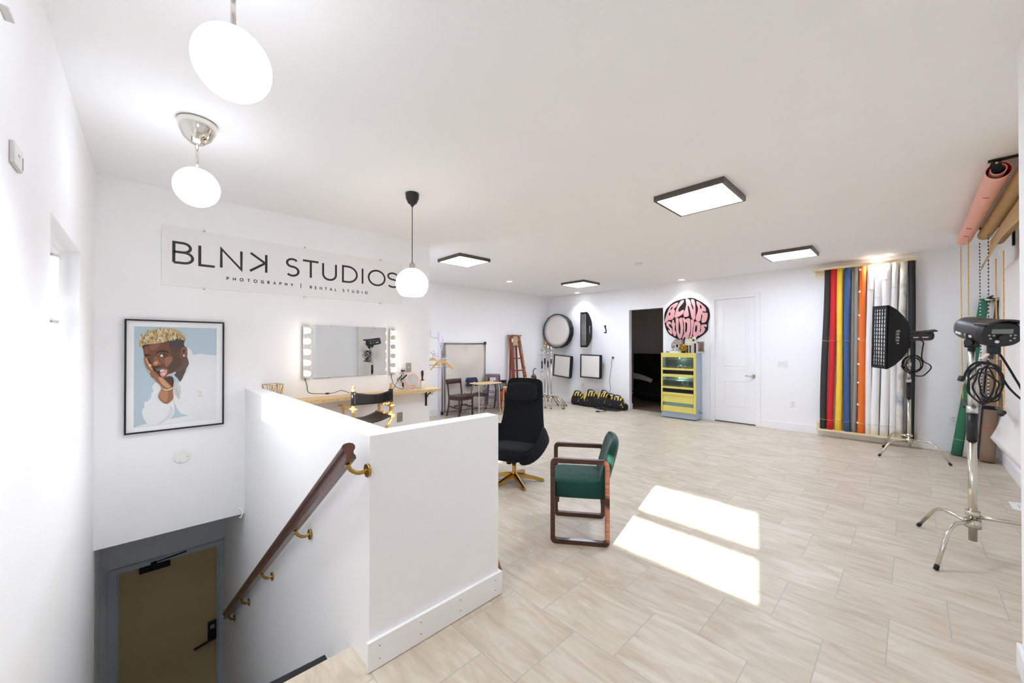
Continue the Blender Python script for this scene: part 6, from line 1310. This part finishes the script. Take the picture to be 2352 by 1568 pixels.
# rolls leaning in the corner
def lean(label, b0, t0, xb_, xt_, r0, r1, M_, bands_=(), group='rolls leaning in the corner'):
    b_ = at_x(*b0, xb_); b_.z = 0; tp = at_x(*t0, xt_); t = thing('paper_roll', label, 'paper roll', b_, group=group); N_ = 28
    ax = (tp - b_).normalized(); Rr = rot_to(ax); rs = []
    lift = r0 * math.sqrt(max(0, 1 - ax.z ** 2)); b2 = b_ + Vector((0, 0, lift))
    for k in range(13):
        u = k / 12; c_ = b2.lerp(tp, u); r = r0 + (r1 - r0) * u; rs.append([c_ + Rr @ Vector((r * math.cos(2 * PI * i / N_) * (1 + .04 * math.sin(5 * u)), r * math.sin(2 * PI * i / N_), 0)) for i in range(N_)])
    m = MB(); m.rings(rs); m.build('paper', M_, t, world=True)
    for u, c_ in bands_:
        r = (r0 + (r1 - r0) * u) * 1.03; m = MB(); cc = b2.lerp(tp, u); m.tube([cc + Rr @ Vector((r * math.cos(2 * PI * i / 24), r * math.sin(2 * PI * i / 24), 0)) for i in range(24)], .004, 5, closed=True); m.build('band', mat('band_%d_%d' % (c_[0], int(u * 100)), c_, .6), t, world=True)
    return t
lean('green paper roll leaning in the right corner', (2197, 1046), (2264, 687), 8.16, 8.33, .055, .055, paper('green_paper', (52, 118, 88)), ((.10, (150, 190, 120)),))
lean('white-grey paper roll leaning behind the near light stand', (2222, 1052), (2277, 688), 8.10, 8.33, .046, .042, paper('pale_grey_paper', (214, 208, 202)))
lean('thin dark grey roll leaning between the white and the brown rolls', (2250, 1054), (2288, 684), 8.14, 8.34, .030, .026, paper('dark_grey_paper', (86, 82, 78)), ((.3, (40, 90, 190)),))
t = lean('short brown paper roll with a black strap leaning at the corner', (2267, 1058), (2286, 826), 7.98, 8.15, .068, .060, paper('brown_paper', (150, 126, 106)), ((.32, (220, 70, 50)),))
q0, q1 = at_x(2267, 1058, 7.98), at_x(2286, 826, 8.15); ctr = q0.lerp(q1, .5); m = MB(); m.cyl(ctr, ctr + (q1 - q0).normalized() * .05, .067, n=24); m.build('strap', BLACKF, t, world=True)
t = thing('clamp', 'small black clamp on top of the leaning rolls', 'clamp', at_x(2278, 686, 8.26)); m = MB(); m.obox((0, 0, .0), (.03, .09, .035), Euler((.5, 0, 0)).to_matrix(), .008); m.obox((-.01, .01, .03), (.025, .05, .02), Euler((-.4, 0, 0)).to_matrix(), .006); m.build('jaws', BLACKP, t); m = MB(); m.cyl((0, -.08, -.01), (0, .06, -.01), .016, n=10); m.build('bar', STEEL, t)
# white seamless paper hanging on the wall with a curled lower end
t = thing('backdrop_paper', 'white backdrop paper hanging on the right wall with its lower end curling out', 'backdrop', (5.6, YR + .1, .4))
tip = at_y(2272, 1005, -.63); xe = 7.42
def bp(u, v):
    x = 4.15 + (xe - 4.15) * u; s_ = max(0, (v - .72) / .28)
    y = YR + .05 + .10 * s_ ** 2 * (.35 + .65 * u); z = 2.45 - (2.45 - .39) * v - .04 * s_ * (1 - u)
    x += .14 * s_ ** 2.5 * (u ** 6)
    return Vector((x, y, z))
m = MB(); m.grid(bp, 40, 40, .002); m.build('paper', mat('seamless_white_paper', (238, 234, 230), .8, var=.01), t, world=True)
p = [at_z(*q, .003) for q in ((2316, 1151), (2350, 1156), (2356, 1176), (2326, 1168))]
m = MB(); m.poly([[(v.x, v.y) for v in p]], lambda a, b_, tt: Vector((a, b_, tt)), .0035, .001); t = tag(m.build('paper_tag', mat('white_tag', (238, 238, 236), .7)), 'small white paper tag with black figures lying on the floor at the right edge', 'paper tag')
ux = (p[1] - p[0]); uy = (p[3] - p[0]); m = MB(); o_ = p[0] + ux * .52 + uy * .75
m.strokes(setline('15', 0, .30, 0, .42, sy=.35), lambda a, b_, tt: o_ + ux * a - uy * b_ + Vector((0, 0, .001 + tt)), .05, 0, .0004); m.build('figures', INK, t)
# wall devices high on the left wall
a, b_ = at_x(20, 318, XL), at_x(40, 398, XL)
t = thing('wall_controller', 'slim pale controller box high on the left wall', 'wall control', ((XL, (a.y + b_.y) / 2, (a.z + b_.z) / 2)))
m = MB(); m.box(XL, XL + .012, a.y, b_.y, b_.z, a.z, .004); m.build('case', mat('pale_grey_plastic', (214, 212, 208), .5), t, world=True)
m = MB(); m.box(XL + .012, XL + .0135, b_.y - .012, b_.y - .004, b_.z + .01, b_.z + .05); m.box(XL + .012, XL + .0135, (a.y + b_.y) / 2 - .01, (a.y + b_.y) / 2 + .008, a.z - .035, a.z - .03); m.build('buttons', mat('grey_button_b', (168, 164, 160), .5), t, world=True)
a, b_ = at_x(-6, 4, XL), at_x(11, 48, XL); t = thing('wall_sensor', 'pale sensor box cut off by the upper left corner of the photo', 'sensor', (XL, (a.y + b_.y) / 2, (a.z + b_.z) / 2)); m = MB(); m.box(XL, XL + .02, a.y, b_.y, b_.z, a.z, .006); m.build('case', bpy.data.materials['pale_grey_plastic'], t, world=True)
# ---------------------------------------------------------------- daylight and camera
sd = Vector((1, .244, -.468)).normalized()
l = bpy.data.lights.new('sun', 'SUN'); l.energy = 5.5; l.angle = math.radians(.6); l.color = (1, .96, .90)
o = bpy.data.objects.new('sun', l); C.objects.link(o); o.rotation_euler = sd.to_track_quat('-Z', 'Y').to_euler(); o.location = (-6, -1, 5)
w = bpy.data.worlds.new('daylight'); bpy.context.scene.world = w; w.use_nodes = True; nt = w.node_tree; bg = nt.nodes['Background']
tc = nt.nodes.new('ShaderNodeTexCoord'); sx_ = nt.nodes.new('ShaderNodeSeparateXYZ'); rp = nt.nodes.new('ShaderNodeValToRGB'); mr = nt.nodes.new('ShaderNodeMapRange')
mr.inputs['From Min'].default_value = -1; mr.inputs['From Max'].default_value = 1
nt.links.new(tc.outputs['Generated'], sx_.inputs[0]); nt.links.new(sx_.outputs['Z'], mr.inputs['Value']); nt.links.new(mr.outputs[0], rp.inputs[0]); nt.links.new(rp.outputs[0], bg.inputs[0])
e = rp.color_ramp.elements; e[0].position = .485; e[0].color = (.16, .165, .17, 1); e[1].position = .53; e[1].color = (.84, .91, 1, 1)
bg.inputs[1].default_value = 1.8
cam = bpy.data.cameras.new('camera'); cam.sensor_width = 36; cam.lens = 36 * FOC / 2352; cam.shift_y = 6 / 2352; cam.clip_start = .02
co = bpy.data.objects.new('camera', cam); C.objects.link(co); co.location = EYE
co.rotation_euler = Matrix((_R, _U2, -_F2)).transposed().to_euler()
S = bpy.context.scene; S.camera = co
S.view_settings.view_transform = 'Standard'; S.view_settings.look = 'None'; S.view_settings.gamma = 1; S.view_settings.use_curve_mapping = False; S.view_settings.exposure = 2.17
S.cycles.use_denoising = True; S.cycles.max_bounces = 12; S.cycles.diffuse_bounces = 8; S.cycles.sample_clamp_indirect = 6; S.cycles.caustics_reflective = False; S.cycles.caustics_refractive = False
